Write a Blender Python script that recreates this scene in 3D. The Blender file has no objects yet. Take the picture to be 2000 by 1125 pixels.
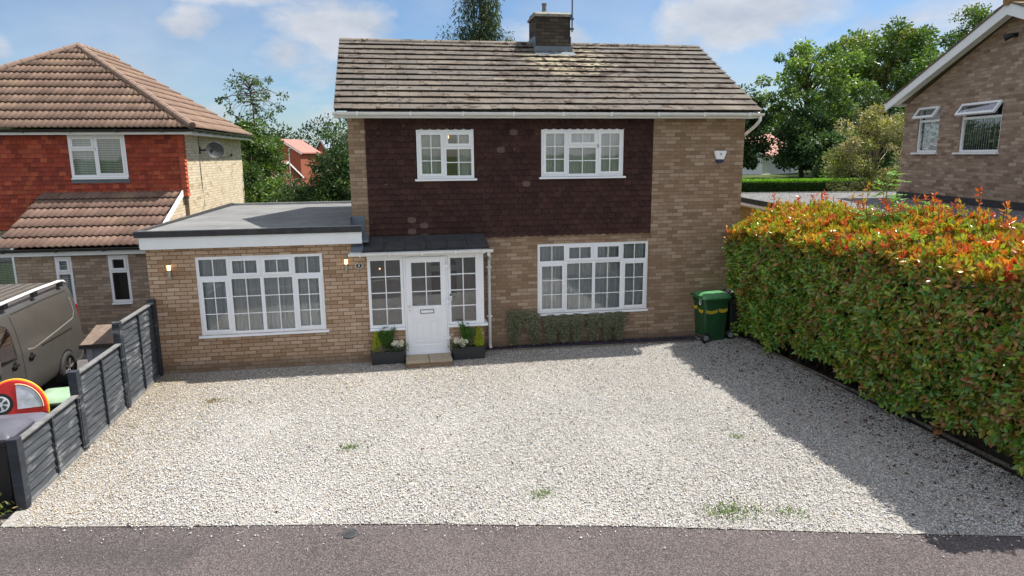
import bpy, bmesh, math, random
import numpy as np
from mathutils import Vector, Matrix
random.seed(7)
RNG = np.random.default_rng(11)
SC = bpy.context.scene
COL = SC.collection
R = math.radians

# ------------------------------------------------------------------ camera
cam_d = bpy.data.cameras.new('camera'); cam = bpy.data.objects.new('camera', cam_d); COL.objects.link(cam)
CX, CY, CZ = 1.52208, -13.61213, 3.9923
YAW, PITCH, ROLL, FPX = 0.178797, 0.19264, -0.0086910, 1326.04
fw = Vector((math.sin(YAW)*math.cos(PITCH), math.cos(YAW)*math.cos(PITCH), -math.sin(PITCH)))
rr = Vector((math.cos(YAW), -math.sin(YAW), 0)); uu = rr.cross(fw)
r2 = rr*math.cos(ROLL)+uu*math.sin(ROLL); u2 = -rr*math.sin(ROLL)+uu*math.cos(ROLL)
m = Matrix((r2, u2, -fw)).transposed().to_4x4(); m.translation = (CX, CY, CZ)
cam.matrix_world = m
cam_d.sensor_width = 36; cam_d.lens = 36*FPX/2000; cam_d.clip_start = .1; cam_d.clip_end = 3000
SC.camera = cam

# ------------------------------------------------------------------ light
SUNV = Vector((.58, .135, 1)).normalized()
SUN_EL = math.asin(SUNV.z); SUN_AZ = math.atan2(SUNV.x, SUNV.y)
sd = bpy.data.lights.new('sun', 'SUN'); sd.energy = 4.85; sd.angle = R(.55); sd.color = (1, .955, .88)
so = bpy.data.objects.new('sun', sd); COL.objects.link(so)
so.rotation_euler = SUNV.to_track_quat('Z', 'Y').to_euler(); so.location = (20, 4, 40)
SC.view_settings.view_transform = 'Standard'; SC.view_settings.look = 'None'
SC.view_settings.exposure = 0.82; SC.view_settings.gamma = 1
SC.cycles.max_bounces = 8; SC.cycles.transparent_max_bounces = 12
SC.cycles.caustics_reflective = False; SC.cycles.caustics_refractive = False

# ------------------------------------------------------------------ node helper
class NT:
    def __init__(s, tree): s.t = tree; s.n = tree.nodes; s.l = tree.links
    def new(s, typ, **kw):
        nd = s.n.new(typ)
        for k, v in kw.items(): setattr(nd, k, v)
        return nd
    def put(s, sock, v):
        if isinstance(v, bpy.types.NodeSocket): s.l.new(v, sock)
        elif v is not None:
            if hasattr(sock.default_value, '__len__') and not hasattr(v, '__len__'): v = (v,)*len(sock.default_value)
            if hasattr(v, '__len__') and len(v) == 3 and len(sock.default_value) == 4: v = tuple(v)+(1,)
            sock.default_value = v
    def math(s, op, a, b=None, c=None, clamp=False):
        nd = s.new('ShaderNodeMath', operation=op, use_clamp=clamp)
        s.put(nd.inputs[0], a)
        if b is not None: s.put(nd.inputs[1], b)
        if c is not None: s.put(nd.inputs[2], c)
        return nd.outputs[0]
    def noise(s, vec, scale, detail=4, rough=.55, dist=0, color=False):
        nd = s.new('ShaderNodeTexNoise'); s.put(nd.inputs['Scale'], scale); s.put(nd.inputs['Detail'], detail)
        s.put(nd.inputs['Roughness'], rough); s.put(nd.inputs['Distortion'], dist)
        if vec is not None: s.put(nd.inputs['Vector'], vec)
        return nd.outputs['Color' if color else 'Fac']
    def vor(s, vec, scale, feature='F1', out='Distance', rnd=1):
        nd = s.new('ShaderNodeTexVoronoi', feature=feature); s.put(nd.inputs['Scale'], scale)
        s.put(nd.inputs['Randomness'], rnd)
        if vec is not None: s.put(nd.inputs['Vector'], vec)
        return nd.outputs[out]
    def ramp(s, fac, stops, interp='LINEAR'):
        nd = s.new('ShaderNodeValToRGB'); cr = nd.color_ramp; cr.interpolation = interp
        while len(cr.elements) < len(stops): cr.elements.new(.5)
        for e, (p, c) in zip(cr.elements, stops):
            e.position = p; e.color = (tuple(c)+(1,)) if hasattr(c, '__len__') else (c, c, c, 1)
        s.put(nd.inputs[0], fac); return nd.outputs[0]
    def mix(s, fac, a, b, blend='MIX'):
        nd = s.new('ShaderNodeMix', data_type='RGBA', blend_type=blend)
        s.put(nd.inputs[0], fac); s.put(nd.inputs[6], a); s.put(nd.inputs[7], b); return nd.outputs[2]
    def mapr(s, v, a, b, c=0, d=1):
        nd = s.new('ShaderNodeMapRange'); nd.clamp = True
        s.put(nd.inputs[0], v)
        for i, x in enumerate((a, b, c, d)): s.put(nd.inputs[i+1], x)
        return nd.outputs[0]
    def comb(s, x, y, z):
        nd = s.new('ShaderNodeCombineXYZ')
        for i, v in enumerate((x, y, z)): s.put(nd.inputs[i], v)
        return nd.outputs[0]
    def sep(s, v):
        nd = s.new('ShaderNodeSeparateXYZ'); s.put(nd.inputs[0], v); return nd.outputs
    def bump(s, h, strength=.5, dist=.01):
        nd = s.new('ShaderNodeBump'); s.put(nd.inputs['Strength'], strength); s.put(nd.inputs['Distance'], dist)
        s.put(nd.inputs['Height'], h); return nd.outputs[0]
    def vscale(s, v, sc):
        nd = s.new('ShaderNodeVectorMath', operation='MULTIPLY'); s.put(nd.inputs[0], v); s.put(nd.inputs[1], sc); return nd.outputs[0]
    def obj(s): return s.new('ShaderNodeTexCoord').outputs['Object']
    def attr(s, name): return s.new('ShaderNodeAttribute', attribute_name=name).outputs['Color']

def material(name, fn):
    mt = bpy.data.materials.new(name); mt.use_nodes = True
    nt = NT(mt.node_tree); nt.n.clear()
    out = nt.new('ShaderNodeOutputMaterial')
    sh = fn(nt); nt.l.new(sh, out.inputs[0]); return mt
def bsdf(nt, col, rough=.6, normal=None, spec=.5, metal=0, **kw):
    b = nt.new('ShaderNodeBsdfPrincipled')
    nt.put(b.inputs['Base Color'], col); nt.put(b.inputs['Roughness'], rough)
    nt.put(b.inputs['Specular IOR Level'], spec); nt.put(b.inputs['Metallic'], metal)
    if normal is not None: nt.l.new(normal, b.inputs['Normal'])
    for k, v in kw.items(): nt.put(b.inputs[k.replace('_', ' ')], v)
    return b.outputs[0]
def simple(name, col, rough=.5, vary=.12, scale=6, spec=.5, metal=0, bump=0, bscale=40):
    def f(nt):
        o = nt.obj()
        n = nt.noise(o, scale, 5)
        c = nt.mix(nt.mapr(n, .3, .7), tuple(x*(1-vary) for x in col), tuple(min(1, x*(1+vary)) for x in col))
        nm = nt.bump(nt.noise(o, bscale, 3), bump, .01) if bump else None
        return bsdf(nt, c, rough, nm, spec, metal)
    return material(name, f)

# ------------------------------------------------------------------ sky
W = bpy.data.worlds.new('World'); SC.world = W; W.use_nodes = True
def build_world():
    nt = NT(W.node_tree); nt.n.clear()
    out = nt.new('ShaderNodeOutputWorld'); bg = nt.new('ShaderNodeBackground')
    sky = nt.new('ShaderNodeTexSky', sky_type='NISHITA'); sky.sun_disc = False
    sky.sun_elevation = SUN_EL; sky.sun_rotation = SUN_AZ; sky.altitude = 50; sky.air_density = 1.0; sky.dust_density = .6; sky.ozone_density = 2.2
    d = nt.new('ShaderNodeTexCoord').outputs['Generated']
    x, y, z = nt.sep(d)
    pv = nt.vscale(d, (1, 1, 1.9))
    az = nt.math('ARCTAN2', x, y); el = nt.math('ARCSINE', z)
    n1 = nt.noise(pv, 7.5, 9, .60, .25)
    high = nt.mapr(z, .30, .60); back = nt.mapr(y, .25, -.45)
    tot = None
    # cumulus banks: azimuth, elevation, half width, half height (radians), strength
    for (a, e, w, h, st) in CLOUDS:
        p = nt.math('DIVIDE', nt.math('SUBTRACT', az, a), w); q = nt.math('DIVIDE', nt.math('SUBTRACT', el, e), h)
        r = nt.math('ADD', nt.math('MULTIPLY', p, p), nt.math('MULTIPLY', q, q))
        k = nt.math('MULTIPLY', nt.math('EXPONENT', nt.math('MULTIPLY', r, -1)), st)
        tot = k if tot is None else nt.math('MAXIMUM', tot, k)
    n3 = nt.noise(pv, 2.6, 6, .55)
    dens = nt.math('ADD', nt.math('MULTIPLY', nt.math('SUBTRACT', n1, .5), 1.7), nt.math('MULTIPLY', tot, .80))
    wisp = nt.math('MULTIPLY', nt.mapr(n3, .42, .70), .50)
    fill_bank = nt.math('MULTIPLY', nt.math('MAXIMUM', high, back), nt.mapr(n3, .40, .60))  # unseen cloud overhead and behind the camera, added for fill light
    mask = nt.math('MAXIMUM', nt.math('MAXIMUM', nt.math('MULTIPLY', nt.mapr(dens, CLOUD_LO, CLOUD_HI), nt.mapr(tot, .02, .30)), wisp), fill_bank)
    mask = nt.math('MULTIPLY', nt.math('MULTIPLY', mask, nt.mapr(z, -.02, .05)), .92)
    shade = nt.noise(nt.vscale(pv, (1, 1, 1.2)), 9, 6, .6)
    far = nt.math('MAXIMUM', high, back)
    cc = nt.mix(nt.mapr(shade, .3, .7), (3.5, 3.85, 4.5), (5.4, 5.5, 5.75))
    cc = nt.mix(far, cc, (9.2, 9.3, 9.6))  # out-of-view clouds brightened as added fill
    tint = nt.mix(nt.mapr(z, -.02, .30), (.68, .79, .93), (.66, .76, .86))
    low = nt.mix(1, sky.outputs[0], tint, 'MULTIPLY')
    sk = nt.mix(far, low, sky.outputs[0])
    c = nt.mix(mask, sk, cc)
    nt.l.new(c, bg.inputs[0]); bg.inputs[1].default_value = .084
    nt.l.new(bg.outputs[0], out.inputs[0])
CLOUDS = [(0.486, 0.169, 0.113, 0.043, 1), (0.561, 0.176, 0.09, 0.042, 0.9), (0.421, 0.156, 0.053, 0.024, 0.8), (0.64, 0.152, 0.098, 0.043, 0.55), (0.727, 0.152, 0.113, 0.048, 0.5), (-0.083, 0.169, 0.09, 0.042, 1), (-0.125, 0.145, 0.068, 0.035, 0.8), (-0.029, 0.177, 0.053, 0.035, 0.8), (-0.238, 0.168, 0.047, 0.024, 0.75), (-0.171, 0.199, 0.143, 0.012, 0.6), (0.239, 0.162, 0.068, 0.023, 0.9), (-0.442, 0.127, 0.02, 0.023, 0.8), (-0.279, 0.125, 0.02, 0.012, 0.5), (-0.271, 0.102, 0.034, 0.026, 0.55), (-0.087, 0.107, 0.045, 0.03, 0.5), (-0.129, 0.077, 0.09, 0.019, 0.5), (-0.22, 0.065, 0.038, 0.023, 0.6), (-0.077, 0.057, 0.045, 0.023, 0.7), (0.26, 0.185, 0.023, 0.017, 0.3), (0.328, 0.157, 0.023, 0.012, 0.45)]
CLOUD_LO, CLOUD_HI = .18, .62
build_world()

# ------------------------------------------------------------------ object helpers
def tag(o, label=None, cat=None, group=None, kind=None):
    if label: o['label'] = label
    if cat: o['category'] = cat
    if group: o['group'] = group
    if kind: o['kind'] = kind
    return o
def thing(name, label, cat, loc=(0, 0, 0), rz=0, group=None):
    o = bpy.data.objects.new(name, None); COL.objects.link(o); o.empty_display_size = .2
    o.location = loc; o.rotation_euler = (0, 0, rz)
    return tag(o, label, cat, group)
def link(name, me, mat=None, parent=None, loc=None, smooth=False):
    o = bpy.data.objects.new(name, me); COL.objects.link(o)
    if mat is not None and not me.materials:
        for mm in (mat if isinstance(mat, (list, tuple)) else [mat]): me.materials.append(mm)
    if parent is not None: o.parent = parent
    if loc is not None: o.location = loc
    if smooth: me.polygons.foreach_set('use_smooth', [True]*len(me.polygons))
    return o
def np_mesh(name, V, F, cols=None, smooth=False, mi=None):
    """V (n,3); F (m,k)"""
    V = np.asarray(V, np.float32); F = np.asarray(F, np.int32)
    me = bpy.data.meshes.new(name); k = F.shape[1]; mN = len(F)
    me.vertices.add(len(V)); me.vertices.foreach_set('co', V.ravel())
    me.loops.add(mN*k); me.loops.foreach_set('vertex_index', F.ravel())
    me.polygons.add(mN); me.polygons.foreach_set('loop_start', np.arange(mN, dtype=np.int32)*k)
    me.polygons.foreach_set('loop_total', np.full(mN, k, np.int32))
    if cols is not None:
        a = me.color_attributes.new('Col', 'FLOAT_COLOR', 'POINT')
        c4 = np.ones((len(V), 4), np.float32); c4[:, :3] = cols
        a.data.foreach_set('color', c4.ravel())
    if smooth: me.polygons.foreach_set('use_smooth', [True]*mN)
    me.update(calc_edges=True); me.validate()
    return me
class MB:
    def __init__(s): s.v = []; s.f = []; s.m = []; s.c = []; s.cur = (1, 1, 1); s.mi = 0
    def face(s, pts):
        b = len(s.v)
        for p in pts: s.v.append(tuple(p)); s.c.append(s.cur)
        s.f.append(tuple(range(b, b+len(pts)))); s.m.append(s.mi)
    def box(s, x0, x1, y0, y1, z0, z1):
        b = len(s.v)
        for z in (z0, z1):
            for (x, y) in ((x0, y0), (x1, y0), (x1, y1), (x0, y1)): s.v.append((x, y, z)); s.c.append(s.cur)
        for q in ((0, 3, 2, 1), (4, 5, 6, 7), (0, 1, 5, 4), (1, 2, 6, 5), (2, 3, 7, 6), (3, 0, 4, 7)):
            s.f.append(tuple(b+i for i in q)); s.m.append(s.mi)
    def prism(s, poly, axis, a0, a1):
        """poly: list of 2D points; extruded along axis from a0 to a1 (x: (y,z), y: (x,z), z: (x,y))"""
        def P(p, a): return {'x': (a, p[0], p[1]), 'y': (p[0], a, p[1]), 'z': (p[0], p[1], a)}[axis]
        n = len(poly); b = len(s.v)
        for a in (a0, a1):
            for p in poly: s.v.append(P(p, a)); s.c.append(s.cur)
        s.f.append(tuple(b+i for i in range(n))[::-1]); s.m.append(s.mi)
        s.f.append(tuple(b+n+i for i in range(n))); s.m.append(s.mi)
        for i in range(n):
            j = (i+1) % n; s.f.append((b+i, b+j, b+n+j, b+n+i)); s.m.append(s.mi)
    def tube(s, pts, r, seg=8, cap=True):
        pts = [Vector(p) for p in pts]; n = len(pts); b = len(s.v)
        rad = r if hasattr(r, '__len__') else [r]*n
        up = Vector((0, 0, 1)); prev = None
        for i, p in enumerate(pts):
            d = (pts[min(i+1, n-1)]-pts[max(i-1, 0)]).normalized()
            if prev is None:
                a = d.cross(up)
                if a.length < .05: a = d.cross(Vector((1, 0, 0)))
                a.normalize()
            else:
                a = (prev-d*prev.dot(d)).normalized()
            prev = a; bb = d.cross(a)
            for k in range(seg):
                t = 2*math.pi*k/seg; s.v.append(tuple(p+(a*math.cos(t)+bb*math.sin(t))*rad[i])); s.c.append(s.cur)
        for i in range(n-1):
            for k in range(seg):
                k2 = (k+1) % seg
                s.f.append((b+i*seg+k, b+i*seg+k2, b+(i+1)*seg+k2, b+(i+1)*seg+k)); s.m.append(s.mi)
        if cap:
            s.f.append(tuple(b+k for k in range(seg))[::-1]); s.m.append(s.mi)
            s.f.append(tuple(b+(n-1)*seg+k for k in range(seg))); s.m.append(s.mi)
    def lathe(s, prof, seg, center=(0, 0, 0), axis='z'):
        b = len(s.v); n = len(prof); cx, cy, cz = center
        for (r, h) in prof:
            for k in range(seg):
                t = 2*math.pi*k/seg; a, c = r*math.cos(t), r*math.sin(t)
                p = {'z': (a, c, h), 'x': (h, a, c), 'y': (a, h, c)}[axis]
                s.v.append((p[0]+cx, p[1]+cy, p[2]+cz)); s.c.append(s.cur)
        for i in range(n-1):
            for k in range(seg):
                k2 = (k+1) % seg
                s.f.append((b+i*seg+k, b+i*seg+k2, b+(i+1)*seg+k2, b+(i+1)*seg+k)); s.m.append(s.mi)
        s.f.append(tuple(b+k for k in range(seg))[::-1]); s.m.append(s.mi)
        s.f.append(tuple(b+(n-1)*seg+k for k in range(seg))); s.m.append(s.mi)
    def build(s, name, mat, parent=None, loc=None, smooth=False, bevel=0, cols=False, rot=None):
        me = bpy.data.meshes.new(name); me.from_pydata(s.v, [], s.f); me.update()
        if cols:
            a = me.color_attributes.new('Col', 'FLOAT_COLOR', 'POINT')
            a.data.foreach_set('color', [x for c in s.c for x in (c[0], c[1], c[2], 1)])
        bm = bmesh.new(); bm.from_mesh(me); bmesh.ops.recalc_face_normals(bm, faces=bm.faces)
        bm.to_mesh(me); bm.free()
        if isinstance(mat, (list, tuple)):
            for mm in mat: me.materials.append(mm)
            me.polygons.foreach_set('material_index', s.m)
        o = link(name, me, None if isinstance(mat, (list, tuple)) else mat, parent, loc, smooth)
        if rot: o.rotation_euler = rot
        if bevel:
            md = o.modifiers.new('bevel', 'BEVEL'); md.width = bevel; md.segments = 2; md.limit_method = 'ANGLE'; md.angle_limit = R(40)
        return o
def copy_tree(o, parent=None):
    c = o.copy(); COL.objects.link(c)
    if parent is not None: c.parent = parent
    for ch in list(o.children): copy_tree(ch, c)
    return c
def text_mesh(txt, size, name, mat, parent, loc, rot, depth=.002):
    cu = bpy.data.curves.new(name, 'FONT'); cu.body = txt; cu.size = size; cu.extrude = depth; cu.align_x = 'CENTER'; cu.align_y = 'CENTER'
    t = bpy.data.objects.new(name, cu); COL.objects.link(t)
    dg = bpy.context.evaluated_depsgraph_get(); me = bpy.data.meshes.new_from_object(t.evaluated_get(dg))
    bpy.data.objects.remove(t)
    o = link(name, me, None, parent, loc); me.materials.clear(); me.materials.append(mat); o.rotation_euler = rot
    return o

# ------------------------------------------------------------------ materials
def brick_fn(stops, mortar, mw=.012, tint=None, course=.075, length=.225, stain=.25, bumpk=.5, topo=None):
    def f(nt):
        tc = nt.new('ShaderNodeTexCoord'); o = tc.outputs['Object']
        x, y, z = nt.sep(o); nx, ny, nz = nt.sep(tc.outputs['Normal'])
        side = nt.math('GREATER_THAN', nt.math('ABSOLUTE', nx), .6)
        u = nt.math('ADD', nt.math('MULTIPLY', x, nt.math('SUBTRACT', 1, side)), nt.math('MULTIPLY', y, side))
        wob = nt.math('MULTIPLY', nt.math('SUBTRACT', nt.noise(o, 3.0, 2), .5), .012)
        zz = nt.math('DIVIDE', nt.math('ADD', z, wob), course); row = nt.math('FLOOR', zz); fz = nt.math('FRACT', zz)
        off = nt.math('MULTIPLY', nt.math('MODULO', nt.math('ABSOLUTE', row), 2), .5)
        jit = nt.new('ShaderNodeTexWhiteNoise', noise_dimensions='1D'); nt.put(jit.inputs['W'], row)
        cu = nt.math('ADD', nt.math('ADD', nt.math('DIVIDE', nt.math('ADD', u, 40), length), off), nt.math('MULTIPLY', jit.outputs[0], .16))
        col = nt.math('FLOOR', cu); fu = nt.math('FRACT', cu)
        wn = nt.new('ShaderNodeTexWhiteNoise', noise_dimensions='3D'); nt.put(wn.inputs['Vector'], nt.comb(col, row, side))
        big = nt.noise(o, .55, 3)
        base = nt.ramp(nt.math('ADD', nt.math('MULTIPLY', wn.outputs[0], .86), nt.math('MULTIPLY', nt.math('SUBTRACT', big, .36), .42)), stops)
        wn2 = nt.new('ShaderNodeTexWhiteNoise', noise_dimensions='3D'); nt.put(wn2.inputs['Vector'], nt.comb(row, col, 3.3))
        fine = nt.noise(o, 60, 3, .65)
        base = nt.mix(nt.mapr(fine, .3, .75, 0, .45), base, nt.mix(.5, base, (.05, .035, .03)))
        mv = mw/2
        jz = nt.math('MINIMUM', fz, nt.math('SUBTRACT', 1, fz)); ju = nt.math('MINIMUM', fu, nt.math('SUBTRACT', 1, fu))
        mz = nt.mapr(jz, mv/course*.55, mv/course*1.35); mu = nt.mapr(ju, mv/length*.55, mv/length*1.35)
        brick = nt.math('MULTIPLY', mz, mu)
        mcol = nt.mix(nt.mapr(nt.noise(o, 9, 3), .3, .7), tuple(k*.75 for k in mortar), tuple(k*1.2 for k in mortar))
        c = nt.mix(brick, mcol, base)
        st = nt.mapr(nt.noise(o, 1.3, 5, .6), .48, .75, 0, stain)
        c = nt.mix(st, c, nt.mix(1, c, (.62, .55, .47), 'MULTIPLY'))
        if topo: c = topo(nt, o, c)
        h = nt.math('ADD', nt.math('MULTIPLY', brick, 1), nt.math('MULTIPLY', fine, .3))
        return bsdf(nt, c, .9, nt.bump(h, bumpk, .008), .25)
    return f
def plinth(nt, o, c):
    x, y, z = nt.sep(o)
    k = nt.mapr(nt.math('ADD', z, nt.math('MULTIPLY', nt.noise(o, 4, 4), .10)), .16, .30, 1, 0)
    return nt.mix(nt.math('MULTIPLY', k, .62), c, (.145, .105, .07))
M = {}
M['brick_main'] = material('buff_brown_brick', brick_fn([(0, (.22, .145, .09)), (.3, (.285, .19, .122)), (.6, (.335, .235, .158)), (.84, (.39, .287, .205)), (1, (.475, .37, .275))], (.20, .138, .09), .011, topo=plinth))
M['brick_ext'] = material('pinkish_buff_brick', brick_fn([(0, (.29, .18, .10)), (.3, (.43, .29, .185)), (.65, (.49, .345, .235)), (1, (.58, .44, .325))], (.17, .112, .072), .013, topo=plinth))
M['brick_left'] = material('mixed_grey_buff_brick', brick_fn([(0, (.23, .17, .13)), (.35, (.33, .255, .19)), (.7, (.40, .315, .235)), (1, (.49, .40, .30))], (.21, .155, .11), .011))
M['brick_pale'] = material('pale_yellow_brick', brick_fn([(0, (.40, .30, .18)), (.15, (.56, .47, .32)), (.6, (.63, .54, .39)), (1, (.70, .61, .47))], (.38, .30, .19), .011, stain=.04))
M['brick_right'] = material('purplish_brown_brick', brick_fn([(0, (.20, .135, .10)), (.3, (.30, .215, .16)), (.65, (.36, .27, .205)), (1, (.50, .40, .31))], (.26, .195, .145), .011))
M['brick_ochre'] = material('ochre_brick', brick_fn([(0, (.35, .22, .09)), (1, (.45, .30, .14))], (.33, .22, .11), .010))
M['brick_soot'] = material('sooty_lichen_brick', brick_fn([(0, (.036, .028, .023)), (.5, (.068, .053, .04)), (1, (.12, .098, .07))], (.036, .032, .028), .014, stain=.6))
M['brick_red'] = material('red_brick', brick_fn([(0, (.30, .085, .05)), (1, (.38, .12, .07))], (.30, .11, .07), .010))
M['upvc'] = simple('white_upvc', (.80, .81, .83), .32, .02, 3)
M['white_paint'] = simple('white_painted_board', (.78, .79, .80), .45, .04, 3)
M['white_metal'] = simple('white_gutter_plastic', (.74, .74, .72), .4, .08, 5)
M['black_plastic'] = simple('black_plastic', (.012, .012, .013), .42, .2, 8)
M['dark_felt'] = simple('black_mineral_felt', (.035, .036, .038), .85, .3, 6, bump=.4)
M['lead'] = simple('lead_flashing', (.12, .145, .175), .5, .2, 5)
M['grey_edge'] = simple('grey_edge_trim', (.30, .30, .29), .7, .2, 8)
M['interior'] = simple('dim_interior', (.10, .095, .09), .9)
M['interior_pale'] = simple('pale_porch_wall', (.42, .40, .37), .9)
M['steel'] = simple('brushed_steel', (.45, .43, .40), .35, .1, 20, metal=.9)
M['oak'] = simple('brown_wood', (.09, .045, .025), .5)
def glass_fn(base, tint, k=1.5):
    def f(nt):
        tr = nt.new('ShaderNodeBsdfTransparent'); nt.put(tr.inputs[0], tint)
        gl = nt.new('ShaderNodeBsdfGlossy'); gl.inputs['Roughness'].default_value = .012; nt.put(gl.inputs[0], (.95, .97, 1))
        o = nt.obj(); nm = nt.bump(nt.noise(o, 1.6, 2), .05, .02); nt.l.new(nm, gl.inputs['Normal'])
        fr = nt.new('ShaderNodeFresnel'); fr.inputs[0].default_value = 1.5
        fac = nt.math('ADD', nt.math('MULTIPLY', fr.outputs[0], k), base, clamp=True)
        mx = nt.new('ShaderNodeMixShader'); nt.put(mx.inputs[0], fac)
        nt.l.new(tr.outputs[0], mx.inputs[1]); nt.l.new(gl.outputs[0], mx.inputs[2]); return mx.outputs[0]
    return f
M['glass'] = material('window_glass', glass_fn(.09, (.86, .90, .91)))
M['glass_soft'] = material('soft_window_glass', glass_fn(.01, (.92, .95, .96), .22))
M['glass_dark'] = material('tinted_vehicle_glass', glass_fn(.05, (.12, .13, .14)))
def curtain_fn(col):
    def f(nt):
        o = nt.obj(); n = nt.noise(nt.vscale(o, (14, 1, .5)), 1, 4)
        c = nt.mix(nt.mapr(n, .3, .7), tuple(k*.70 for k in col), col)
        d = nt.new('ShaderNodeBsdfDiffuse'); nt.put(d.inputs[0], c)
        t = nt.new('ShaderNodeBsdfTranslucent'); nt.put(t.inputs[0], c)
        mx = nt.new('ShaderNodeMixShader'); mx.inputs[0].default_value = .25
        nt.l.new(d.outputs[0], mx.inputs[1]); nt.l.new(t.outputs[0], mx.inputs[2]); return mx.outputs[0]
    return f
M['net'] = material('net_curtain', curtain_fn((.86, .89, .88)))
M['blind'] = material('slatted_blind', curtain_fn((.72, .76, .77)))
def emit(name, col, st):
    def f(nt):
        e = nt.new('ShaderNodeEmission'); nt.put(e.inputs[0], col); e.inputs[1].default_value = st; return e.outputs[0]
    return material(name, f)
M['bulb'] = emit('warm_bulb', (1, .62, .30), 2.6)
M['bulb_dim'] = emit('dim_warm_bulb', (1, .42, .15), 2.2)

def tile_fn(moss=.0, ticks=False, rough=.85):
    def f(nt):
        o = nt.obj(); c = nt.attr('Col')
        n = nt.noise(o, 26, 4, .65)
        c = nt.mix(nt.mapr(n, .3, .7, 0, .5), c, nt.mix(1, c, (.55, .5, .48), 'MULTIPLY'))
        if ticks:
            tk = nt.mapr(nt.noise(nt.vscale(o, (1, 1, .45)), 24, 1, .5), .775, .80)
            c = nt.mix(nt.math('MULTIPLY', tk, .55), c, (.30, .26, .24))
            c = nt.mix(nt.mapr(nt.noise(o, 1.4, 4), .35, .7, 0, .5), c, nt.mix(1, c, (.72, .74, .80), 'MULTIPLY'))
        if moss:
            x, y, z = nt.sep(o)
            pale = nt.mapr(nt.noise(o, 1.7, 5, .65), .50, .68, 0, .20)
            c = nt.mix(pale, c, (.34, .30, .235))
            # lichen bleached patch below the chimney
            dx = nt.math('DIVIDE', nt.math('SUBTRACT', x, 5.6), 1.1); dy = nt.math('DIVIDE', nt.math('SUBTRACT', y, 1.75), .85)
            rad = nt.math('SQRT', nt.math('ADD', nt.math('MULTIPLY', dx, dx), nt.math('MULTIPLY', dy, dy)))
            patch = nt.mapr(nt.math('ADD', rad, nt.math('MULTIPLY', nt.math('SUBTRACT', nt.noise(nt.vscale(o, (3.2, 7, 7)), 1, 5, .7), .5), 2.2)), .55, .95, 1, 0)
            c = nt.mix(nt.math('MULTIPLY', patch, .6), c, (.37, .325, .215))
            w = nt.vscale(o, (4.2, 6.5, 6.5))
            ms = nt.noise(w, 1.0, 5, .62, 1.2)
            bigm = nt.noise(o, .8, 3)
            thr = nt.math('SUBTRACT', .555, nt.math('ADD', nt.math('MULTIPLY', nt.mapr(rad, .6, 2.6, 1, 0), .06), nt.math('MULTIPLY', nt.math('SUBTRACT', bigm, .5), .22)))
            mm = nt.mapr(nt.math('SUBTRACT', ms, thr), 0, .035)
            c = nt.mix(mm, c, (.045, .030, .022))
            orange = nt.mapr(nt.noise(o, 5.5, 4, .6), .735, .76)
            c = nt.mix(nt.math('MULTIPLY', orange, .7), c, (.42, .23, .06))
        h = nt.noise(o, 45, 4, .6)
        return bsdf(nt, c, rough, nt.bump(h, .35, .006), .2)
    return f
M['roof_main'] = material('weathered_concrete_tile', tile_fn(moss=.3))
M['tile_plain'] = material('clay_tile', tile_fn())
M['tile_dark'] = material('dark_hung_tile', tile_fn(ticks=True))
def pantile_fn(nt):
    o = nt.obj(); c = nt.attr('Col')
    n = nt.noise(o, 9, 5, .65)
    c = nt.mix(nt.mapr(n, .3, .72, 0, .6), c, nt.mix(1, c, (.72, .62, .58), 'MULTIPLY'))
    sp = nt.mapr(nt.noise(o, 55, 2, .5), .62, .72, 0, .35)
    c = nt.mix(sp, c, (.46, .37, .31))
    ye = nt.mapr(nt.noise(o, 1.1, 3), .55, .72, 0, .35)
    c = nt.mix(ye, c, (.36, .26, .15))
    return bsdf(nt, c, .85, nt.bump(nt.noise(o, 60, 3), .35, .005), .2)
M['pantile'] = material('brown_double_roman_tile', pantile_fn)
def leaf_fn(trans=.35, rough=.45, spec=.4):
    def f(nt):
        c = nt.attr('Col')
        b = bsdf(nt, c, rough, None, spec)
        t = nt.new('ShaderNodeBsdfTranslucent'); nt.put(t.inputs[0], nt.mix(1, c, (1.25, 1.2, .6), 'MULTIPLY'))
        mx = nt.new('ShaderNodeMixShader'); mx.inputs[0].default_value = trans
        nt.l.new(b, mx.inputs[1]); nt.l.new(t.outputs[0], mx.inputs[2]); return mx.outputs[0]
    return f
M['leaf'] = material('tree_leaf', leaf_fn())
M['leaf_gloss'] = material('glossy_hedge_leaf', leaf_fn(.28, .26, .55))
M['bark'] = simple('bark', (.10, .075, .055), .9, .35, 5, bump=.6)
M['bark_pale'] = simple('pale_bark', (.30, .24, .18), .9, .3, 5, bump=.5)

# ------------------------------------------------------------------ GROUND, PAVEMENT, GRAVEL
def gline(x):      # front edge of the gravel: y as a function of x (slightly bowed)
    return float(np.interp(x, [-60, -2.8, -.8, 1.27, 3.8, 6.15, 7.9, 60], [5, -5.84, -6.22, -6.58, -7.12, -7.72, -8.14, -20]))
def ss(a, b, t): t = min(1, max(0, (t-a)/(b-a))); return t*t*(3-2*t)
def terrain(x, y):
    g = gline(x)
    h = 0.0
    if x < -2.86:
        k = min(1, max(0, (y-g-.05)/1.9)); h = -.5*k
        h = h-1.6*ss(25, 90, y)
    elif x < 9.4:
        h = -.02-.48*ss(9, 16, y)*(1-ss(0, 8, x))-1.6*ss(25, 90, y)*(1-ss(0, 12, x))
    if x > 9.4:
        h = .25*ss(9.4, 10.2, x)*ss(g+.5, g+2, y)
    if x > 0: h += (1.55*ss(10, 52, y)+2.0*ss(60, 200, y))*ss(4, 18, x)
    h += 4*ss(140, 400, abs(y)+abs(x)*.3)
    return h-.03
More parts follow.
